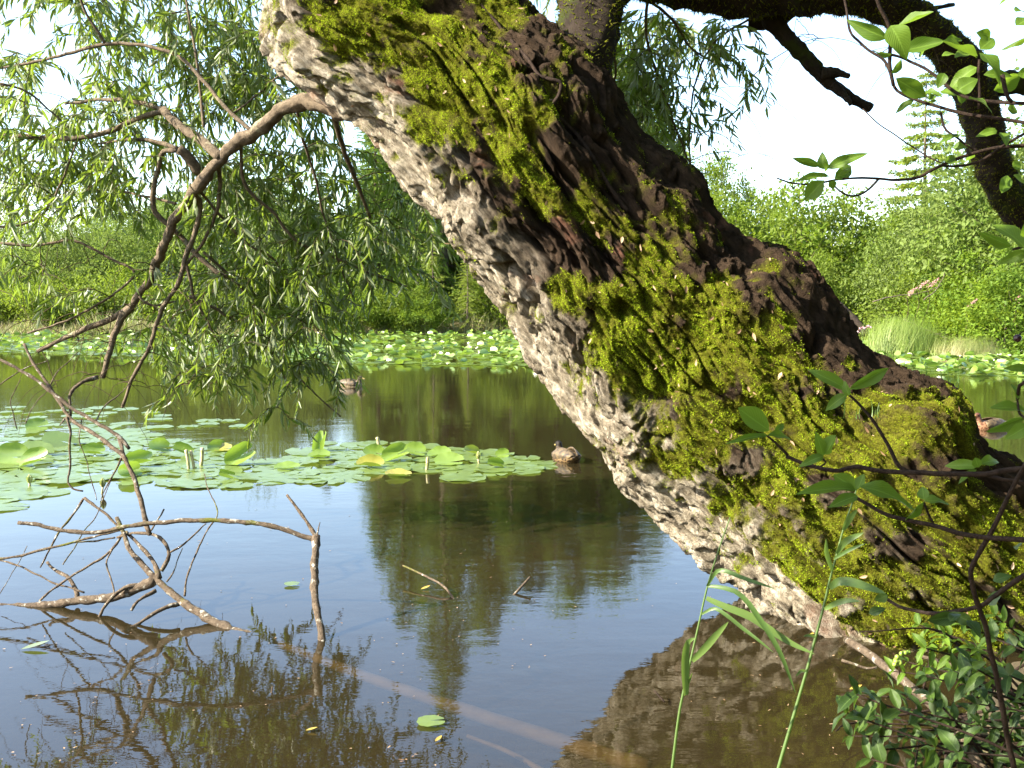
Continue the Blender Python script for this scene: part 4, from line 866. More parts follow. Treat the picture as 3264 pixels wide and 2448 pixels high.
# far beds: hundreds of pads in one sheet each
def bed(n, slope0, slope1, fn0, fn1, seed, up):
    r = np.random.default_rng(seed); mb = MB(); tP = pad_mb(1.0, 5, 0, .02, .03, nr=3, nt=12); tU = pad_mb(1.0, 6, .6, .1, .04, nr=4, nt=12)
    for src, m, raised in ((tP, int(n*(1-up)), False), (tU, int(n*up), True)):
        T = src.V[0]; F = src.F[0]; s = r.uniform(slope0, slope1, m); Y = fn0(s)+(fn1(s)-fn0(s))*r.random(m)**1.1; pat = fbm(s*30, Y*.35, 4.4, 3)
        keep = pat > -.5; s, Y = s[keep], Y[keep]; m = len(s); S = r.uniform(.09, .17, m); C = np.stack([s*Y, Y, np.where(raised, r.uniform(.03, .13, m), r.uniform(.006, .02, m))], 1)
        rz = r.uniform(0, 6.28, m); tl = (r.normal(size=m)*(.55 if raised else .04)); c, sn = np.cos(rz), np.sin(rz); ct, st = np.cos(tl), np.sin(tl)
        x = T[None, :, 0]*S[:, None]; y = T[None, :, 1]*S[:, None]; z = T[None, :, 2]*S[:, None]; y, z = y*ct[:, None]-z*st[:, None], y*st[:, None]+z*ct[:, None]
        V = np.stack([x*c[:, None]-y*sn[:, None], x*sn[:, None]+y*c[:, None], z], -1)+C[:, None]
        mb.add(V.reshape(-1, 3), [(F[None]+(np.arange(m)*len(T))[:, None, None]).reshape(-1, 4)], np.repeat(r.random(m), len(T)), mi=1 if raised else 0)
    return mb
sh = lambda s: np.interp(s, [p[0] for p in SHORE], [p[1] for p in SHORE])
mb = bed(6000, -.85, .10, lambda s: np.interp(s, [-.55, -.35, -.2, 0, .05], [30, 27, 24.6, 23.4, 23.2]), lambda s: sh(s)-.3, 3, .26)
mats_ = [M['pad'], M['pad_bright']]
o = link('far_lily_bed', mb.mesh('far lily bed', mats_)); tag(o, 'wide bed of crowded lily pads along the far bank left of the trunk', 'lily pads', kind='stuff')
mb = bed(2300, .335, .72, lambda s: np.interp(s, [.335, .38, .45, .55, .7], [25.5, 22.5, 20.5, 20.2, 19]), lambda s: sh(s)-.1, 4, .45)
o = link('right_lily_bed', mb.mesh('right lily bed', mats_)); tag(o, 'bed of crowded lily pads along the right bank', 'lily pads', kind='stuff')
# flowers and stalks
def lily_mb(s, seed):
    mb = MB(); r = np.random.default_rng(seed)
    for ring, (n, el, L) in enumerate([(9, .35, 1.0), (8, .8, .85), (6, 1.2, .65)]):
        a = np.arange(n)*2*PI/n+ring*.4; D = np.stack([np.cos(a)*math.cos(el), np.sin(a)*math.cos(el), np.full(n, math.sin(el))], 1); N = np.stack([-np.cos(a)*math.sin(el), -np.sin(a)*math.sin(el), np.full(n, math.cos(el))], 1)
        batch(mb, np.zeros((n, 3)), D, N, s*L*np.ones(n), s*.42*np.ones(n), tmpl_leaf(.15, .3, .55, nu=6, nv=3))
    return mb
LILY = [lily_mb(.075, k).mesh('water lily', M['petal']) for k in range(2)]
r = np.random.default_rng(8)
spots = [(s, sh(s)*u) for s, u in zip(r.uniform(-.47, .03, 9), r.uniform(.58, .97, 9))]
for k, (s, Y) in enumerate(spots):
    if Y < np.interp(s, [-.55, -.35, -.2, 0, .05], [30, 27, 24.6, 23.4, 23.2])+.3: continue
    o = link('water_lily', LILY[k % 2]); o.location = (s*Y, Y, .05+.06*r.random()); o.scale = [1.0]*3; o.rotation_euler = (r.normal()*.3, r.normal()*.3, r.random()*6)
    tag(o, 'white water lily open among the far pads left of the trunk', 'water lily', 'white lilies in the far left bed')
for k, (x, y) in enumerate([(1905, 738), (1925, 735), (1945, 744), (1900, 752), (1950, 758), (1985, 757), (2000, 765), (1990, 771), (1965, 772), (2060, 745), (2075, 778), (2100, 770), (2130, 768), (2165, 760), (2180, 775), (2205, 765), (2030, 784)]):
    p = W(x*DS, (y+2)*DS); o = link('water_lily', LILY[k % 2]); o.location = (p[0], p[1], .08); o.scale = [1.15]*3; o.rotation_euler = (r.normal()*.3, r.normal()*.3, r.random()*6)
    tag(o, 'white water lily open among the pads of the right bed', 'water lily', 'white lilies in the right bed')
def stalk(xb, yb, xt, yt, rp, mat, name, label, cat, D=None, bud=False):
    p = W(xb*DS, yb*DS); p[2] = -.05; q = at(xt*DS, yt*DS, p[1]); mb = MB(); P = crom(np.array([p, (p+q)/2+[.006, 0, 0], q]), 8); tube(mb, P, rp*.7*P[:, 1]/FPX*np.linspace(.9, 1.1, 8), 8)
    t = thing(name, label, cat, (p[0], p[1], 0)); part('stalk', mb, M[mat], t)
    if bud:
        mb = MB(); n = 6; a = np.arange(n)*2*PI/n; batch(mb, np.tile(q-[0, 0, .01], (n, 1)), np.stack([np.cos(a)*.35, np.sin(a)*.35, np.ones(n)], 1), np.stack([-np.cos(a), -np.sin(a), np.full(n, .3)], 1), np.full(n, .085), np.full(n, .055), tmpl_leaf(.3, .3, .5, nu=6, nv=3)); part('bud', mb, M['bud'], t)
stalk(820, 972, 815, 945, 7.5, 'stalk', 'lily_stalk', 'cut brown lily stalk standing at the back of the bed', 'stalk')
stalk(919, 1016, 924, 988, 7.5, 'stalk', 'lily_stalk', 'cut brown lily stalk standing at the front of the bed', 'stalk')
stalk(408, 1015, 402, 972, 7, 'stalk', 'lily_stalk', 'leftmost of the brown curled stalks in the bed', 'stalk')
stalk(420, 1014, 412, 974, 7, 'stalk', 'lily_stalk', 'second of the brown curled stalks in the bed', 'stalk')
stalk(432, 1008, 437, 968, 8, 'stalk', 'lily_stalk', 'tallest and rightmost of the brown curled stalks', 'stalk')
stalk(1034, 1003, 1033, 992, 5, 'stalk', 'lily_bud', 'closed white lily bud near the right end of the bed', 'lily bud', bud=True)
stalk(60, 1052, 64, 1044, 5, 'stalk', 'lily_bud', 'closed white lily bud on the large flat pad at the front left', 'lily bud', bud=True)
stalk(215, 1066, 222, 1052, 4, 'stalk', 'lily_bud', 'drooping cream lily bud beside the hanging bare twig', 'lily bud', bud=True)
# small leaves afloat
for k, (x, y, s, rz, mt, lb) in enumerate([(660, 1581, .022, .2, 'litter', 'tiny orange leaf afloat near the bottom of the view'), (909, 1275, .03, .6, 'litter', 'narrow yellow leaf afloat left of the bent sticks'), (940, 1605, .02, 1, 'litter', 'pale leaf scrap afloat under the floating green leaf'), (1750, 1372, .03, .1, 'litter', 'yellow leaf afloat beside the trunk base'), (1835, 1492, .03, .3, 'litter', 'orange leaf afloat by the low shrub'), (45, 1405, .06, .4, 'pad', 'pale leaf afloat under the dead log at the left')]):
    p = W(x*DS, y*DS); mb = MB(); batch(mb, [[p[0], p[1], .006]], [[math.cos(rz), math.sin(rz), .05]], [[0, 0, 1]], s*2, s*.9, tmpl_leaf(.15, .1, .5, nu=7, nv=3)); single('floating_leaf', mb, M[mt], lb, 'leaf')

# drift on the water: bud scales, seed fluff and leaf scraps
r = np.random.default_rng(52); n = 420; xs, ys = r.uniform(-50, 2212, n), 1659-r.random(n)**1.4*560; P = np.array([W(x*DS, y*DS) for x, y in zip(xs, ys)]); dn = fbm(P[:, 0]*1.1, P[:, 1]*.8, 6.6, 3); P = P[dn > -.15]; m = len(P); P[:, 2] = .004
mb = MB(); batch(mb, P, rdir(m)*[1, 1, .02], np.tile([[0, 0, 1.0]], (m, 1)), r.uniform(.004, .02, m)*np.where(r.random(m) < .1, 1.8, 1), r.uniform(.003, .008, m), tmpl_lance(.1, .05), r.random(m)); o = link('floating_debris', mb.mesh('floating_debris', M['dry_leaf'])); tag(o, 'tiny leaf scraps and seeds drifting on the water', 'debris', kind='stuff')
# dead leaves and bark flakes caught on the mossy trunk
ix2 = ix[r.integers(0, len(ix), 260)]; b2, n2 = pv[ix2], vn.reshape(-1, 3)[ix2]; mb = MB(); tg = norm(np.cross(n2, rdir(260))); L = r.uniform(.012, .045, 260)
batch(mb, b2+n2*.014, tg, n2+rdir(260)*.5, L, L*r.uniform(.25, .5, 260), tmpl_lance(.15, .08), r.random(260)); o = link('trunk_litter', mb.mesh('trunk_litter', M['dry_leaf'])); tag(o, 'dead leaves and bark flakes caught in the trunk moss', 'leaf litter', kind='stuff')
# ------------------------------------------------------------------ dead wood standing in the water
def wood(name, label, cat, parts, loc, mat='dead'):
    """parts: (part name, [ (pts, conv, y0, y1, r0, r1) ... ])"""
    t = thing(name, label, cat, loc)
    for pn, *args in parts:
        mb = MB(); P, R = trace(*args, wob=.006); tube(mb, P, R*.70*(1+.10*np.sin(np.arange(len(R))*1.3)), 10, rough=.25, rfreq=45); part(pn, mb, M[mat], t)
    return t
wood('dead_branch', 'mossy dead branch rising from the water, its forks spread over a lying log', 'branch', [
 ('main_stem', [(650, 262), (690, 350), (720, 430), (790, 520), (860, 595), (930, 655), (1000, 715), (1100, 785), (1200, 845), (1300, 895), (1400, 925), (1500, 958)], q3, 5.2, 4.62, 9, 25),
 ('log', [(-160, 770), (0, 762), (140, 760), (270, 750), (400, 737), (500, 722), (600, 712), (690, 690), (770, 655), (860, 610)], q3, 5.14, 4.98, 13, 24),
 ('fork', [(890, 600), (870, 540), (830, 470), (760, 400), (700, 340)], q3, 4.98, 5.2, 12, 6),
 ('fork', [(900, 560), (935, 500), (945, 455), (920, 400), (880, 365), (830, 352), (740, 350), (650, 372)], q3, 4.98, 5.2, 10, 5),
 ('fork', [(780, 640), (710, 650), (650, 690), (600, 735), (565, 790), (535, 848)], q3, 5.0, 4.9, 11, 6),
 ('fork', [(1000, 745), (930, 760), (850, 805), (770, 855), (660, 912)], q3, 4.9, 4.72, 11, 6),
 ('fork', [(870, 670), (820, 695), (770, 735), (732, 780)], q3, 4.97, 4.86, 10, 6),
 ('fork', [(430, 720), (425, 670), (390, 610), (350, 575), (300, 550), (265, 510)], q3, 5.1, 5.3, 11, 6),
 ('twig', [(220, 728), (300, 655), (400, 590), (500, 530), (590, 470), (650, 410), (690, 350)], q3, 5.1, 5.2, 5, 6),
 ('twig', [(470, 680), (380, 650), (300, 625), (200, 575), (100, 530), (0, 500), (-80, 490)], q3, 5.1, 5.3, 4, 4),
 ('twig', [(-30, 492), (60, 485), (180, 460), (300, 430), (420, 395), (540, 365), (680, 335)], q3, 5.2, 5.2, 6, 5),
 ('twig', [(130, 470), (300, 425), (450, 398), (560, 385), (640, 378)], q3, 5.25, 5.2, 4, 4),
 ('twig', [(225, 540), (270, 450), (330, 350), (390, 270), (430, 215), (470, 155)], q3, 5.25, 5.3, 3.5, 6),
 ('twig', [(470, 152), (540, 205), (600, 250), (650, 300), (700, 350)], q3, 5.3, 5.2, 7, 5),
 ('twig', [(640, 700), (625, 620), (600, 540), (600, 490), (640, 420)], q3, 5.0, 5.2, 4, 4),
 ('twig', [(1030, 700), (1040, 600), (1075, 500), (1110, 420), (1170, 310), (1215, 240), (1180, 150), (1150, 80), (1135, 20)], q3, 4.9, 5.4, 5, 2),
 ('twig', [(950, 455), (1010, 420), (1080, 360), (1150, 295)], q3, 4.98, 5.1, 5, 3),
 ('twig', [(830, 350), (860, 310), (890, 260), (920, 215)], q3, 5.1, 5.2, 4, 4),
 ('twig', [(0, 685), (40, 620), (90, 540), (150, 425)], q3, 5.1, 5.4, 2, 1.5),
 ('twig', [(350, 525), (400, 450), (470, 340), (530, 270), (560, 200), (610, 70), (640, 0)], q3, 5.2, 5.5, 3, 2),
 ('twig', [(930, 620), (970, 560), (1000, 490), (1020, 430)], q3, 4.95, 5.1, 4, 2)], W(*q3(1400, 925)))
wood('bare_hanging_branch', 'long bare branch hanging from the left down to the dead branch', 'branch', [
 ('main_stem', [(-200, 740), (0, 822), (150, 905), (300, 1010), (400, 1090), (560, 1190), (700, 1280), (760, 1345)], q2, 5.6, 5.35, 6, 9),
 ('stem', [(140, 730), (200, 850), (290, 985), (350, 1080), (400, 1160), (520, 1240), (640, 1320), (720, 1385), (770, 1480), (800, 1560), (830, 1670), (850, 1760), (880, 1850)], q2, 5.7, 5.05, 6, 12),
 ('twig', [(390, 1160), (415, 1250), (410, 1350), (415, 1450), (400, 1530), (430, 1580), (490, 1595)], q2, 5.45, 5.4, 6, 4),
 ('twig', [(700, 1280), (715, 1330), (725, 1385)], q2, 5.4, 5.3, 8, 9), ('twig', [(385, 1165), (370, 1185), (352, 1210)], q2, 5.5, 5.5, 5, 3),
 ('twig', [(575, 925), (500, 950), (440, 990), (410, 1040), (415, 1150)], q2, 5.7, 5.5, 10, 5),
 ('twig', [(290, 985), (330, 900), (400, 840), (460, 780)], q2, 5.6, 6.0, 3, 2), ('twig', [(0, 970), (100, 900), (200, 855), (280, 830)], q2, 5.7, 5.8, 3, 2),
 ('twig', [(100, 1230), (70, 1120), (60, 1060), (90, 1000), (120, 940)], q2, 5.6, 5.6, 2.5, 2), ('twig', [(150, 1200), (190, 1100), (260, 1020), (330, 960)], q2, 5.6, 5.6, 2.5, 2),
 ('twig', [(560, 1190), (620, 1090), (690, 1040), (760, 960)], q2, 5.5, 6.0, 4, 2), ('twig', [(480, 1170), (470, 1300), (500, 1400), (540, 1540), (570, 1650)], q2, 5.5, 5.4, 2.5, 2),
 ('twig', [(720, 1385), (690, 1450), (650, 1520), (610, 1600), (590, 1659)], q2, 5.35, 5.3, 5, 2)], W(*q3(880, 590)))
wood('arched_stick', 'pale upright dead stick in the water with a long arched side branch', 'stick', [
 ('upright', [(1765, 365), (1760, 450), (1752, 540), (1755, 640), (1762, 720), (1775, 830), (1790, 920), (1802, 995), (1806, 1040)], q3, 4.93, 4.5, 18, 17),
 ('arch', [(1770, 385), (1680, 365), (1600, 335), (1500, 305), (1380, 290), (1200, 275), (1080, 278), (900, 287), (800, 300), (690, 318), (600, 338), (520, 348), (400, 342), (300, 325), (200, 300), (100, 292)], q3, 4.93, 5.0, 12, 9),
 ('stub', [(1768, 370), (1740, 340), (1700, 270), (1650, 200), (1600, 135)], q3, 4.93, 5.05, 9, 6), ('stub', [(1772, 375), (1782, 330), (1788, 290)], q3, 4.93, 4.95, 5, 2)], W(*q3(1800, 990)))
# sunken log under the surface: its height is set, not its distance
def sunk(pts, conv, zs, r0, r1, name, label, mat='sunken'):
    P = np.array([W(*conv(*p), z=z) for p, z in zip(pts, zs)]); n = 40; P = crom(P, n); mb = MB(); tube(mb, P, np.linspace(r0, r1, n), 10, .15, 12); return single(name, mb, M[mat], label, 'log')
sunk([(540, 1370), (640, 1405), (770, 1455), (900, 1500), (1050, 1550), (1230, 1608), (1400, 1660)], dd, [-.045, -.05, -.06, -.07, -.08, -.085, -.09], .018, .034, 'sunken_log', 'pale log lying under the water from the dead branch to the trunk')
sunk([(1010, 1590), (1100, 1625), (1180, 1670)], dd, [-.2]*3, .008, .012, 'sunken_stick', 'thin sunken stick below the pale sunken log')
def stick(pts, conv, y0, y1, r0, r1, label, mat='dead', name='stick'):
    P, R = trace(pts, conv, y0, y1, r0, r1, wob=.002); mb = MB(); tube(mb, P, R, 7, .15, 60); return single(name, mb, M[mat], label, 'stick', base=P[-1])
stick([(340, 470), (440, 515), (520, 555), (585, 595), (615, 630), (645, 678)], q6, 5.6, 5.2, 3, 4, 'thin bent pale stick rising from the open water left of centre')
stick([(1087, 538), (1030, 600), (965, 670)], q6, 5.4, 5.25, 4, 4, 'short straight stick rising from the water right of the bent one')
stick([(1520, 1205), (1500, 1300), (1450, 1430), (1410, 1508)], q3, 3.95, 3.8, 3, 3, 'thin white twig standing in the water near the bottom left')
stick([(40, 1205), (100, 1272)], q9, 3.85, 3.8, 3, 3, 'tiny dark twig poking from the water by the trunk reflection', 'dark_twig')
stick([(1170, 905), (1250, 955), (1350, 1025), (1480, 1125), (1600, 1230), (1720, 1330)], q9, 4.3, 3.3, 13, 17, 'grey lichen-covered stick propped against the trunk base', 'dead', 'propped_stick')
stick([(1140, 1025), (1230, 1055), (1290, 1075), (1345, 1068)], q9, 4.1, 4.05, 5, 4, 'thin twig lying on the water under the trunk base')
stick([(1820, 1450), (1880, 1540), (1950, 1640), (2000, 1700)], q9, 2.9, 2.8, 16, 18, 'thick brown stick lying in the low shrub at the bottom right', 'branch', 'lying_stick')
stick([(1600, 1000), (1750, 1040), (1900, 1100)], q9, 3.6, 3.5, 6, 5, 'dry twig lying in front of the trunk base at the right', 'dead')
# climbing stem on the trunk
P = []
for (x, y, Y) in [(1255, 20, 5.02), (1340, 120, 5.0), (1440, 240, 4.98), (1530, 340, 4.96), (1600, 440, 4.93), (1660, 462, 4.88), (1728, 488, 4.86), (1715, 560, 4.86), (1675, 630, 4.87), (1720, 690, 4.87), (1830, 800, 4.86), (1920, 930, 4.85), (1975, 1030, 4.84), (2030, 1120, 4.83), (2120, 1240, 4.84)]:
    q = q4(x, y); P.append(at(q[0], q[1], Y))
P = crom(np.array(P), 120)
fr_ = (np.sin(TH).ravel() > .05); pv_f = pv[fr_][::3]; pf = proj(pv_f)
pp = proj(P); 
for i_ in range(len(P)):    # lie on the bark: follow the surface under each point
    k_ = np.argmin(((pf-pp[i_])**2).sum(1)); d = P[i_]-[0, 0, CAMZ]; P[i_] = np.array([0, 0, CAMZ]) + d*((pv_f[k_][1]-.03)/d[1])
ys_ = np.convolve(np.pad(P[:, 1], 8, mode='edge'), np.ones(17)/17, 'valid'); P = np.array([0, 0, CAMZ])+(P-[0, 0, CAMZ])*(ys_/P[:, 1])[:, None]
mb = MB(); tube(mb, P, np.linspace(.007, .011, 120), 8, .25, 40); single('climbing_stem', mb, M['dark_twig'], 'dry climbing stem looping down the shaded face of the trunk', 'stem')
# ------------------------------------------------------------------ ducks
def ellipsoid(mb, c, r, rot=0.0, n=16):
    a = np.linspace(0, 2*PI, n, endpoint=False); b = np.linspace(-PI/2, PI/2, n//2+1); A, B_ = np.meshgrid(a, b)
    x, y, z = np.cos(B_)*np.cos(A)*r[0], np.cos(B_)*np.sin(A)*r[1], np.sin(B_)*r[2]; c_, s_ = math.cos(rot), math.sin(rot)
    Vv = np.stack([x*c_-z*s_, y, x*s_+z*c_], -1)+np.array(c); i, j = np.meshgrid(np.arange(len(b)-1), np.arange(n), indexing='ij')
    mb.add(Vv.reshape(-1, 3), [np.stack([i*n+j, i*n+(j+1) % n, (i+1)*n+(j+1) % n, (i+1)*n+j], -1).reshape(-1, 4)])
def loft(mb, secs, n=20, m=40):
    S = crom(np.array(secs, float), m); a = np.linspace(0, 2*PI, n, endpoint=False)
    Vv = np.stack([np.repeat(S[:, :1], n, 1), np.cos(a)[None]*np.maximum(S[:, 3:4], .002), S[:, 2:3]+np.sin(a)[None]*np.maximum(S[:, 4:5], .002)], -1)
    i, j = np.meshgrid(np.arange(m-1), np.arange(n), indexing='ij'); cp = np.arange(n)
    mb.add(Vv.reshape(-1, 3), [np.stack([i*n+j, i*n+(j+1) % n, (i+1)*n+(j+1) % n, (i+1)*n+j], -1).reshape(-1, 4), cp[None, ::-1], ((m-1)*n+cp)[None]])
def duck_body(neck=1.0, yaw=0.0):
    mb = MB(); loft(mb, [(-.275, 0, .085, .030, .010), (-.235, 0, .072, .058, .032), (-.17, 0, .052, .088, .066), (-.08, 0, .040, .108, .088), (.02, 0, .036, .112, .092), (.11, 0, .038, .100, .084), (.17, 0, .042, .072, .064), (.205, 0, .046, .03, .03)])
    h = np.array([.165, 0, .205*neck+.005]); N0 = [(.125, 0, .06), (.150, 0, .105), (.155, 0, .15*neck)]
    P = crom(np.array(N0+[tuple(h)]), 14); tube(mb, P, np.linspace(.062, .031, 14), 14); ellipsoid(mb, h+[.012, 0, .008], (.047, .034, .036), -.12)
    me = mb.mesh('tmp', []) ; ob = bpy.data.objects.new('tmp', me); COL.objects.link(ob)
    m1 = ob.modifiers.new('r', 'REMESH'); m1.mode = 'VOXEL'; m1.voxel_size = .0065; m1.use_smooth_shade = True
    m2 = ob.modifiers.new('s', 'SMOOTH'); m2.factor = .6; m2.iterations = 7
    dg = bpy.context.evaluated_depsgraph_get(); res = bpy.data.meshes.new_from_object(ob.evaluated_get(dg)); res.name = 'duck body'
    bpy.data.objects.remove(ob); return res, h
def wing_mb(sg):
    mb = MB(); n, m = 12, 7; u = np.linspace(0, 1, n); v = np.linspace(-1, 1, m); U, Vv = np.meshgrid(u, v, indexing='ij')
    x = .11-.36*U; hw = .062*np.sin(PI*np.clip(U*.9+.1, 0, 1))**.7+.003; z = .085+.018*Vv*hw/.06 + hw*Vv*.72 - .035*U*0; y = sg*(.108-.030*np.maximum(Vv, 0)*1.5-.055*U**2+.014*(1-Vv**2)*np.sin(PI*U))
    z = z + .012*U
    mb.add(np.stack([x, y, z], -1).reshape(-1, 3), [np.array([[i*m+j, (i+1)*m+j, (i+1)*m+j+1, i*m+j+1] for i in range(n-1) for j in range(m-1)])])
    return mb
def duck(p, yaw, s, body_mat, label, neck=1.0, head_yaw=0):
    t = thing('duck', label, 'duck', (p[0], p[1], 0), 'ducks on the pond', yaw); t.scale = (s, s, s); t.location.z = -.018
    me, h = duck_body(neck); me.materials.append(M[body_mat]); link('body', me, t)
    for sg in (1, -1):
        o = link('wing', wing_mb(sg).mesh('wing', M['wing']), t); md = o.modifiers.new('t', 'SOLIDIFY'); md.thickness = .010; md.offset = 0
        mb = MB(); ellipsoid(mb, h+[.030, sg*.030, .014], (.006, .004, .006), n=10); link('eye', mb.mesh('eye', M['eye']), t)
    mb = MB(); tube(mb, crom(np.array([h+[.045, 0, .004], h+[.075, 0, -.008], h+[.108, 0, -.014]]), 8), np.array([.017, .015, .0135, .0125, .012, .012, .011, .006]), 10)
    V_ = mb.V[0]; V_[:, 1] *= 1.15; link('bill', mb.mesh('bill', M['bill']), t)
    mb = MB(); batch(mb, np.tile([[-.215, 0, .083]], (7, 1)), np.stack([np.full(7, -1.0), np.linspace(-.35, .35, 7), np.full(7, .22)], 1), np.tile([[0, 0, 1.0]], (7, 1)), np.full(7, .115), np.full(7, .04), tmpl_leaf(0, .05, .6, nu=6, nv=3)); link('tail', mb.mesh('tail', M['tail']), t)
duck(W(1803, 1466), math.radians(112), .95, 'duck_dark', 'brown duck swimming away between the lily bed and the trunk', .74)
duck(W(1120, 1232), math.radians(-14), 1.0, 'duck_pale', 'pale brown duck swimming right on the far open water', .82)
duck(W(3150, 1366), math.radians(195), .95, 'duck_red', 'reddish duck swimming left in the gap right of the trunk', .9)
# ------------------------------------------------------------------ near right: overhanging twigs, reeds and the low shrub
LF = tmpl_leaf(-.30, .20, .45, .10); LF2 = tmpl_leaf(.14, .30, .5, .10); LF3 = tmpl_leaf(-.5, .16, .42, .14); LR = tmpl_leaf(-.16, .10, .35, 0, nu=14, nv=3)
def leafs(mb, rows, conv, Y, wz, nup=.55):
    """leaf rows: base px, tip px, width px - measured in the enlarged view"""
    for k, (bx, by, tx, ty, wd) in enumerate(rows):
        Yb = Y + rng.normal()*.05; b = at(*conv(bx, by), Yb); e = at(*conv(tx, ty), Yb-rng.uniform(-.03, .05)); L = np.linalg.norm(e-b)
        N = np.array([rng.normal()*.55, -1.0+rng.normal()*.3, nup+rng.normal()*.6]); wm = wd/wz*Yb/FPX*1.15
        batch(mb, [b], [e-b], [N], L*1.04, wm, [LF, LF2, LF3][k % 3], [rng.random()])
def leafy_branch(name, label, cat, stems, rows, conv, Y, loc, wz=1.8436, leafmat='shrub_leaf', smat='dark_twig'):
    t = thing(name, label, cat, loc); mb = MB()
    for k, (pts, y0, y1, r0, r1) in enumerate(stems):
        mb = MB(); P, R = trace(pts, conv, y0, y1, r0, r1, wob=.002); tube(mb, P, R, 7, .12, 80); part('stem', mb, M[smat], t)
    mb = MB(); leafs(mb, rows, conv, Y, wz); part('leaves', mb, M[leafmat], t); return t
leafy_branch('overhanging_branch', 'thin leafy branch reaching in from the right with a leaf tuft at its tip', 'branch', [
  ([(2250, 820), (2028, 855), (1850, 870), (1700, 912), (1560, 965), (1480, 1005), (1400, 1045), (1280, 1055), (1180, 1048), (1050, 1046), (920, 1055), (840, 1070), (760, 1080), (660, 1070), (580, 1045)], 1.9, 2.0, 7, 2.5),
  ([(2200, 690), (2028, 790), (1950, 835), (1880, 875), (1790, 935), (1700, 965), (1620, 974), (1560, 970)], 1.85, 1.95, 5, 4),
  ([(1175, 1050), (1140, 1085), (1100, 1122), (1055, 1145), (1005, 1150), (960, 1132), (930, 1108), (905, 1075)], 2.0, 2.0, 4, 2.5),
  ([(1080, 640), (1170, 725), (1250, 780), (1330, 838), (1400, 882), (1470, 925), (1540, 955)], 2.05, 1.97, 2, 2.5),
  ([(1540, 660), (1555, 720), (1575, 765), (1640, 810), (1700, 860), (1755, 885)], 1.95, 1.93, 4, 3)],
  [(870, 990, 1080, 895, 60), (830, 975, 650, 930, 45), (850, 995, 835, 912, 60), (880, 1035, 715, 1030, 45), (850, 1060, 750, 1170, 95), (915, 1050, 1055, 960, 75), (895, 1060, 910, 1108, 45), (930, 1040, 1020, 1020, 40), (860, 1010, 880, 960, 60),
   (1720, 905, 1700, 955, 80), (1620, 920, 1560, 960, 50), (1650, 800, 1560, 790, 45), (1610, 870, 1700, 845, 55), (1560, 980, 1590, 1015, 50), (1960, 980, 2020, 955, 55), (1895, 1135, 1950, 1010, 65), (1965, 1030, 2020, 1090, 95), (1870, 770, 1785, 770, 50), (1895, 780, 1935, 825, 55)], q7, 1.95, (1.6, 1.95, 1.9))
leafy_branch('overhanging_branch', 'leafy branch with large bright leaves at the top right corner', 'branch', [
  ([(960, -60), (985, 60), (1005, 180), (1060, 245), (1120, 300), (1200, 350), (1240, 420), (1268, 510), (1310, 550), (1400, 590), (1500, 622), (1650, 660), (1850, 690), (2060, 725)], 2.0, 1.75, 3.5, 6),
  ([(1150, -60), (1180, 40), (1225, 130), (1240, 220), (1240, 380), (1262, 500)], 1.85, 1.88, 6, 6),
  ([(1180, 310), (1280, 330), (1370, 370), (1450, 410), (1530, 470), (1600, 530), (1680, 570), (1760, 590), (1880, 600), (2060, 612)], 1.9, 1.75, 4, 6),
  ([(1765, 350), (1762, 450), (1768, 550), (1764, 640)], 1.8, 1.8, 4, 5), ([(1900, 440), (1910, 510), (1935, 580), (1955, 600)], 1.75, 1.75, 7, 6)],
  [(1225, 225, 995, 140, 80), (1280, 155, 1495, 100, 80), (1245, 150, 1340, 285, 130), (1250, 315, 1130, 325, 55), (1300, 300, 1545, 262, 85), (1420, 290, 1450, 330, 60), (1255, 432, 1312, 372, 52), (1275, 460, 1430, 560, 95), (1430, 550, 1520, 510, 50), (1480, 600, 1500, 540, 45), (1755, 330, 1535, 285, 95), (1765, 310, 1935, 400, 115),
   (1770, 290, 1860, 210, 85), (1890, 295, 2040, 195, 80), (1750, 395, 1590, 480, 80), (1790, 440, 1965, 425, 55), (1850, 530, 1990, 435, 110), (1640, 530, 1735, 465, 95), (1640, 560, 1550, 510, 95), (1660, 610, 1640, 540, 80), (1700, 580, 1865, 575, 55), (1830, 215, 1775, 190, 65), (1880, 30, 1950, -10, 60), (1980, 70, 2060, 30, 70), (1560, 250, 1680, 210, 50), (1990, 440, 2060, 420, 60), (1620, 340, 1760, 260, 60), (1545, 330, 1625, 300, 45), (1500, 560, 1460, 600, 40), (1930, 640, 2010, 640, 60), (1560, 430, 1530, 500, 60), (1980, 150, 2050, 120, 80), (1380, 590, 1270, 640, 40)], q7, 1.82, (1.6, 1.8, 2.1))
leafy_branch('overhanging_leaves', 'pair of large veined leaves at the right edge below the limb', 'leaves', [([(2090, 1400), (2020, 1445), (1960, 1465)], 1.7, 1.72, 7, 4)],
  [(2035, 1460, 1895, 1290, 150), (1950, 1450, 1742, 1345, 60), (2040, 1475, 1900, 1548, 60), (2040, 1400, 2090, 1290, 90)], q7, 1.72, (1.5, 1.7, 1.75))
leafy_branch('leafy_shoot', 'upright shoot with broad leaves in front of the mossy trunk', 'branch', [
  ([(1350, 1300), (1290, 1260), (1240, 1160), (1180, 1055), (1130, 985), (1060, 905), (1000, 848)], 2.3, 2.35, 7, 4), ([(640, 1200), (580, 1140), (520, 1090), (490, 1075)], 2.3, 2.3, 5, 3)],
  [(985, 812, 795, 692, 75), (1000, 812, 1205, 690, 72), (985, 845, 858, 922, 65), (1000, 850, 965, 775, 50), (530, 1055, 345, 930, 125), (520, 1085, 340, 1085, 38), (520, 1085, 685, 1078, 52), (560, 1070, 610, 1020, 40)], q8, 2.3, (1.25, 2.3, 1.2))
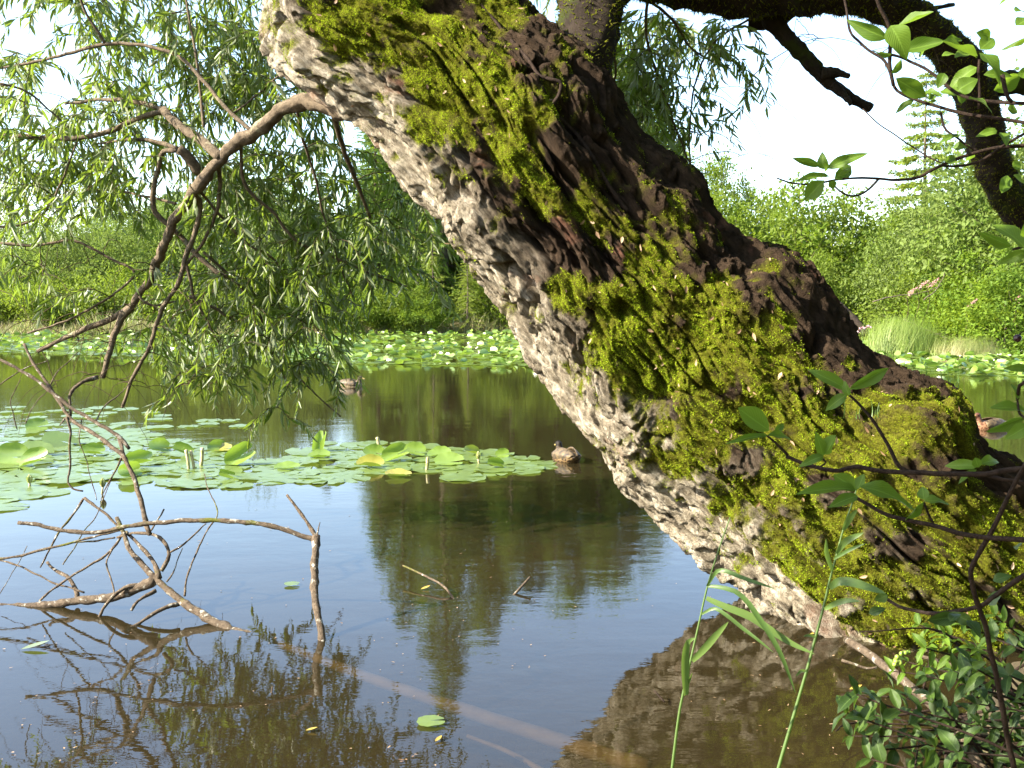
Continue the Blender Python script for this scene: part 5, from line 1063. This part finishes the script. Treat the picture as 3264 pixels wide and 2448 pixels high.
leafy_branch('leafy_shoot', 'long dark twig crossing the trunk with small leaf tufts', 'branch', [
  ([(630, 1205), (720, 1245), (820, 1275), (930, 1290), (1040, 1265), (1130, 1285), (1230, 1300), (1420, 1300), (1600, 1310), (1790, 1310), (1900, 1290), (2080, 1270)], 2.3, 2.05, 6, 10), ([(1790, 1310), (1900, 1340), (2080, 1365)], 2.15, 2.1, 7, 6), ([(820, 1275), (860, 1245), (830, 1215)], 2.28, 2.28, 3, 3)],
  [(845, 1205, 825, 1095, 65), (860, 1195, 935, 1090, 95), (850, 1205, 735, 1235, 55), (1760, 1262, 1575, 1248, 65), (1760, 1272, 1740, 1212, 55), (1770, 1252, 1920, 1195, 62), (1750, 1285, 1640, 1340, 45)], q8, 2.2, (1.5, 2.2, 1.1))
leafy_branch('leafy_shoot', 'shoot of broad shaded leaves over the lower trunk', 'branch', [
  ([(1030, 1445), (1110, 1490), (1200, 1540), (1300, 1572), (1400, 1592), (1520, 1620), (1700, 1668), (1870, 1690), (2080, 1700)], 2.2, 2.0, 6, 9), ([(1440, 1480), (1465, 1550), (1490, 1600)], 2.15, 2.15, 4, 4)],
  [(1040, 1402, 760, 1368, 85), (1050, 1402, 915, 1320, 95), (1060, 1385, 1405, 1425, 95), (1050, 1440, 910, 1475, 72), (1440, 1470, 1318, 1565, 85), (1440, 1470, 1570, 1440, 75), (1440, 1462, 1430, 1385, 65), (1050, 1400, 1090, 1320, 60)], q8, 2.15, (1.5, 2.1, .95))
leafy_branch('thick_stem', 'thick dark stem rising along the right edge with leaves at its top', 'branch', [
  ([(2270, -230), (2200, -90), (2150, 0), (2080, 150), (2010, 290), (1950, 400), (1900, 510), (1915, 600), (1945, 700), (1990, 850), (2020, 1000), (2060, 1180), (2085, 1330), (2120, 1500), (2160, 1700)], 1.95, 2.3, 7, 10), ([(1350, 655), (1400, 665), (1480, 715), (1560, 735), (1680, 755), (1800, 740), (1950, 708), (2080, 620), (2230, 520)], 2.5, 2.2, 5, 9)],
  [(2060, 620, 1990, 690, 40), (2000, 700, 2060, 640, 50), (1900, 800, 1800, 760, 70), (1880, 790, 1960, 860, 80), (1830, 770, 1640, 790, 80), (1780, 800, 1830, 720, 60), (2030, 560, 2130, 520, 60), (2150, 360, 2190, 330, 50), (1410, 640, 1330, 690, 55), (1300, 750, 1390, 720, 50)], q9, 2.25, (1.4, 2.3, .3), wz=1.8433, leafmat='low_leaf')
leafy_branch('edge_leaves', 'leaves of a shoot at the right edge beside the reddish duck', 'leaves', [([(2090, 1010), (2040, 985), (2000, 960), (1985, 870)], 1.9, 1.95, 5, 3), ([(2060, 760), (2000, 790), (1985, 870)], 1.9, 1.95, 6, 5)],
  [(2040, 945, 1875, 882, 85), (2040, 975, 1805, 1045, 65), (2045, 1030, 1955, 1085, 85), (1990, 870, 1975, 770, 45), (2050, 900, 2090, 850, 80), (2040, 690, 1970, 680, 50)], q8, 1.92, (1.5, 1.95, 1.45))
P, R = trace([(2060, 470), (2015, 478), (1990, 500)], q8, 1.9, 1.9, 2, 2); mb = MB(); tube(mb, P, R, 6); t = thing('berry', 'single dark berry hanging at the right edge above the lilies', 'berry', P[-1]); part('stalk', mb, M['dark_twig'], t)
mb = MB(); ellipsoid(mb, P[-1]-[0, 0, .004], (.0075, .0075, .0075)); part('fruit', mb, M['berry_dark'], t)
# two reeds standing in the water in front of the trunk
def reed(label, stem, lv, y0, y1, r0, r1):
    P, R = trace(stem, q9, y0, y1, r0, r1); b = P[0]; t = thing('reed', label, 'reed', b); mb = MB(); tube(mb, P, R, 8); part('stem', mb, M['reed_leaf'], t)
    for (pts, wd) in lv:
        Y = y0; Pl = np.array([at(*q9(*p), Y-.02*k) for k, p in enumerate(pts)]); C = crom(Pl, 16); u = np.linspace(0, 1, 16); hw = wd/1.8433*Y/FPX*.5*np.clip(np.sin(PI*np.clip(.12+.88*u, 0, 1))**.6, .04, 1)
        T = norm(np.gradient(C, axis=0)); S = norm(np.cross(T, np.array([.15, -1, .45]))); N = np.cross(S, T)
        Vv = np.stack([C-S*hw[:, None]+N*hw[:, None]*.35, C, C+S*hw[:, None]+N*hw[:, None]*.35], 1).reshape(-1, 3)
        mb = MB(); mb.add(Vv, [np.array([[3*i+j, 3*i+j+1, 3*i+j+4, 3*i+j+3] for i in range(15) for j in range(2)])], rng.random()); part('leaf', mb, M['reed_leaf'], t)
    return t
reed('taller reed at the left with long arching leaves before the trunk base', [(128, 1800), (145, 1659), (180, 1380), (205, 1240), (250, 1040), (300, 820), (350, 600), (410, 400), (485, 185)],
  [([(350, 590), (400, 510), (450, 500), (540, 535), (640, 570), (750, 605)], 26), ([(355, 590), (430, 598), (520, 625), (590, 690), (660, 790), (720, 880), (790, 1010), (870, 1220)], 34), ([(345, 662), (450, 710), (600, 770), (720, 850), (850, 930), (980, 990)], 48),
   ([(318, 755), (390, 722), (460, 760), (560, 840), (640, 900), (740, 980)], 24), ([(262, 1030), (330, 960), (400, 880), (475, 800)], 44), ([(225, 1230), (220, 1100), (222, 980), (240, 915), (285, 895)], 52), ([(235, 1180), (250, 1130), (262, 1100)], 14)], 2.75, 2.85, 5.5, 2)
reed('reed leaning right across the trunk with short broken leaves', [(740, 1800), (770, 1659), (830, 1450), (885, 1260), (940, 1070), (985, 900), (1040, 690), (1070, 560), (1110, 410), (1150, 260), (1200, 110), (1235, 0)],
  [([(1068, 600), (1120, 565), (1200, 570), (1300, 600), (1400, 635)], 54), ([(1040, 725), (1110, 690), (1180, 675), (1250, 680)], 34), ([(985, 890), (950, 880), (915, 885)], 18), ([(1150, 260), (1180, 200), (1230, 140)], 40), ([(1110, 400), (1160, 330), (1270, 275)], 40), ([(1085, 500), (1050, 400), (1048, 310)], 34), ([(1095, 430), (1180, 380), (1275, 340)], 22), ([(930, 1090), (900, 1090), (870, 1120)], 18)], 2.8, 2.9, 6.5, 2.5)
# low shrub at the bottom right, with its leaves in whorls
def low_shrub(label, base, tips, seed, mat, lsize, Y):
    r = np.random.default_rng(seed); t = thing('low_shrub', label, 'shrub', base, 'low shrubs at the bottom right'); sm = MB(); lm = MB(); n = 0
    for (x, y, Yt) in tips:
        e = at(x*DS, y*DS, Yt); b = np.array(base)+r.normal(size=3)*[.12, .10, .0]; mid = (b+e)/2+np.array([r.normal()*.06, r.normal()*.05, .07]); P = crom(np.array([b, mid, e]), 16); tube(sm, P, np.linspace(.007, .0022, 16), 6, .1, 60)
        T = norm(np.gradient(P, axis=0))
        for i_ in range(5, 16):
            m = (2 if r.random() < .38 else 0) if i_ < 14 else 3
            if m == 0: continue
            a = r.uniform(0, 6.28)+np.arange(m)*2*PI/m; A = norm(np.cross(T[i_], [.3, .2, 1])); Bv = np.cross(T[i_], A)
            D = norm(T[i_]*.55+A*np.cos(a)[:, None]+Bv*np.sin(a)[:, None]+[0, 0, .15]); L = lsize*r.uniform(.65, 1.2, m)
            batch(lm, np.tile(P[i_], (m, 1)), D, np.tile([[0, -.25, 1.0]], (m, 1))+r.normal(size=(m, 3))*.3, L, L*r.uniform(.42, .55, m), [LF, LF2, LF3][i_ % 3], r.random(m))
    for _ in range(10):
        e = np.array(base)+r.normal(size=3)*[.35, .25, .05]+[0, 0, r.uniform(.1, .45)]; b = np.array(base)+r.normal(size=3)*[.3, .2, 0]; P = crom(np.array([b, (b+e)/2+r.normal(size=3)*.08, e]), 12); tube(sm, P, np.linspace(.006, .002, 12), 5, .1, 60)
    part('stems', sm, M['dark_twig'], t); part('leaves', lm, M[mat], t); return t
r = np.random.default_rng(19)
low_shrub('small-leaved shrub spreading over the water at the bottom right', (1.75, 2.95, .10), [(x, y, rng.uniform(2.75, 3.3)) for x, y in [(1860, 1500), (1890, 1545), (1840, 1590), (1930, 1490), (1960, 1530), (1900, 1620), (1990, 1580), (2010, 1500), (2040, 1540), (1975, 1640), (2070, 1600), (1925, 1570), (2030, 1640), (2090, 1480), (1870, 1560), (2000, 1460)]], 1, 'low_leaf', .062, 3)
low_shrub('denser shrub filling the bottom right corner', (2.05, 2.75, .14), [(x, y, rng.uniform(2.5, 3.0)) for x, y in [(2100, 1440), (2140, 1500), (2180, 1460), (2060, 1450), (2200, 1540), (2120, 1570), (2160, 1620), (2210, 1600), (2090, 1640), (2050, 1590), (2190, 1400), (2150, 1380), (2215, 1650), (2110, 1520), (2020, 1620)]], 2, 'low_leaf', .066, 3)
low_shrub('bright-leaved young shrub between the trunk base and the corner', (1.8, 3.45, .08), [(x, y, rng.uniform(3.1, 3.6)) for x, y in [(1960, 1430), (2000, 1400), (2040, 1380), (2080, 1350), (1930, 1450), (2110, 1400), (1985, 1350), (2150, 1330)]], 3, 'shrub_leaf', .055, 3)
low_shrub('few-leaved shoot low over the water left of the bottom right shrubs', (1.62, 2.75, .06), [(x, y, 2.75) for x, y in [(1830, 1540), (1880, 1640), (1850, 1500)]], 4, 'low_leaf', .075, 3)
# green berries on the shrub
t = thing('berry_cluster', 'cluster of small green berries beside the propped stick', 'berries', at(*q9(1475, 1035), 3.3)); mb = MB(); rr_ = np.random.default_rng(4)
for k in range(11): x, y = 1475+rr_.normal()*26, 1030+rr_.normal()*26; ellipsoid(mb, at(*q9(x, y), 3.3+rr_.normal()*.01), (.0085,)*3, n=10)
part('fruit', mb, M['berry'], t); mb = MB(); P, R = trace([(1480, 1110), (1478, 1060), (1474, 1000)], q9, 3.3, 3.3, 2, 1.5); tube(mb, P, R, 5); part('stalk', mb, M['dark_twig'], t)
# grass growing on the root and behind the trunk
def tuft(c, n, h, spread, label, seed, mat='reed_leaf', wd=.006):
    r = np.random.default_rng(seed); mb = MB(); P = np.array(c)+r.normal(size=(n, 3))*[spread, spread*.5, 0]; D = norm(np.stack([r.normal(size=n)*.7, r.normal(size=n)*.5, np.ones(n)], 1)); L = r.uniform(.5, 1.2, n)*h
    batch(mb, P, D, np.stack([D[:, 0], D[:, 1], np.full(n, .4)], 1), L, np.full(n, wd), tmpl_blade(7, 1.0)); return single('grass_tuft', mb, M[mat], label, 'grass', None, False, c)
tuft(at(1930*DS, 845*DS, 5.35), 70, .17, .13, 'green grass tuft growing behind the hump of the trunk', 1)
tuft(at(1985*DS, 838*DS, 5.4), 50, .14, .08, 'smaller grass tuft on the hump of the trunk beside the water', 2)
tuft(at(1905*DS, 905*DS, 4.62), 14, .10, .06, 'few grass blades growing from the moss on the hump', 3)
# leaf litter on the near bank
mb = MB(); r = np.random.default_rng(6); n = 900; X = r.uniform(.6, 4.5, n); Y = near_y(X)-r.uniform(.1, 1.6, n); z = ground_h(X, Y); k_ = z > .01
batch(mb, np.stack([X, Y, z+.006], 1)[k_], rdir(n, 0)[k_]*[1, 1, .25], rdir(n, 2.5)[k_], r.uniform(.03, .07, n)[k_], r.uniform(.015, .03, n)[k_], tmpl_leaf(.1, .1, .5, nu=6, nv=3)); o = link('leaf_litter', mb.mesh('leaf_litter', M['litter'])); tag(o, 'dry leaves scattered on the near bank soil', 'leaf litter', kind='stuff')

# unseen boughs added just above the frame to shade the near twigs and corner shrubs
t = thing('shade_bough', 'unseen leafy bough added above the viewpoint to shade the near twigs', 'branch', (-1.4, 1.2, 2.5)); mb = MB(); tube(mb, crom(np.array([[-2.6, .6, 3.0], [-1.4, 1.2, 2.75], [-.5, 1.6, 2.65], [.1, 1.75, 2.6]]), 20), np.linspace(.03, .008, 20), 8, .15, 20); part('stem', mb, M['branch'], t)
n = 2600; P = rng.uniform(0, 1, (n, 3))*[.85, .75, .32]+[-1.35, 1.2, 2.36]; mb = MB(); batch(mb, P, rdir(n, -.4), rdir(n, .6), rng.uniform(.07, .12, n), rng.uniform(.03, .05, n), LF); part('leaves', mb, M['shrub_leaf'], t)
P = rng.uniform(0, 1, (1000, 3))*[1.5, 1.3, .55]+[-1.75, 1.3, 0]; P[:, 2] += 1.6+.29*P[:, 1]+.14; mb = MB(); n = len(P); batch(mb, P, rdir(n, -.4), rdir(n, .6), rng.uniform(.07, .12, n), rng.uniform(.03, .05, n), LF)
t2 = thing('shade_bough', 'second unseen leafy bough added above the frame to shade the corner shrubs', 'branch', (-1.6, 1.4, 2.6)); part('leaves', mb, M['shrub_leaf'], t2); mb = MB(); tube(mb, crom(np.array([[-2.8, .8, 3.0], [-1.6, 1.4, 2.6], [-.9, 1.9, 2.55], [-.4, 2.4, 2.65]]), 20), np.linspace(.03, .008, 20), 8, .15, 20); part('stem', mb, M['branch'], t2)
print('verts', sum(len(o.data.vertices) for o in bpy.data.objects if o.type=='MESH'))
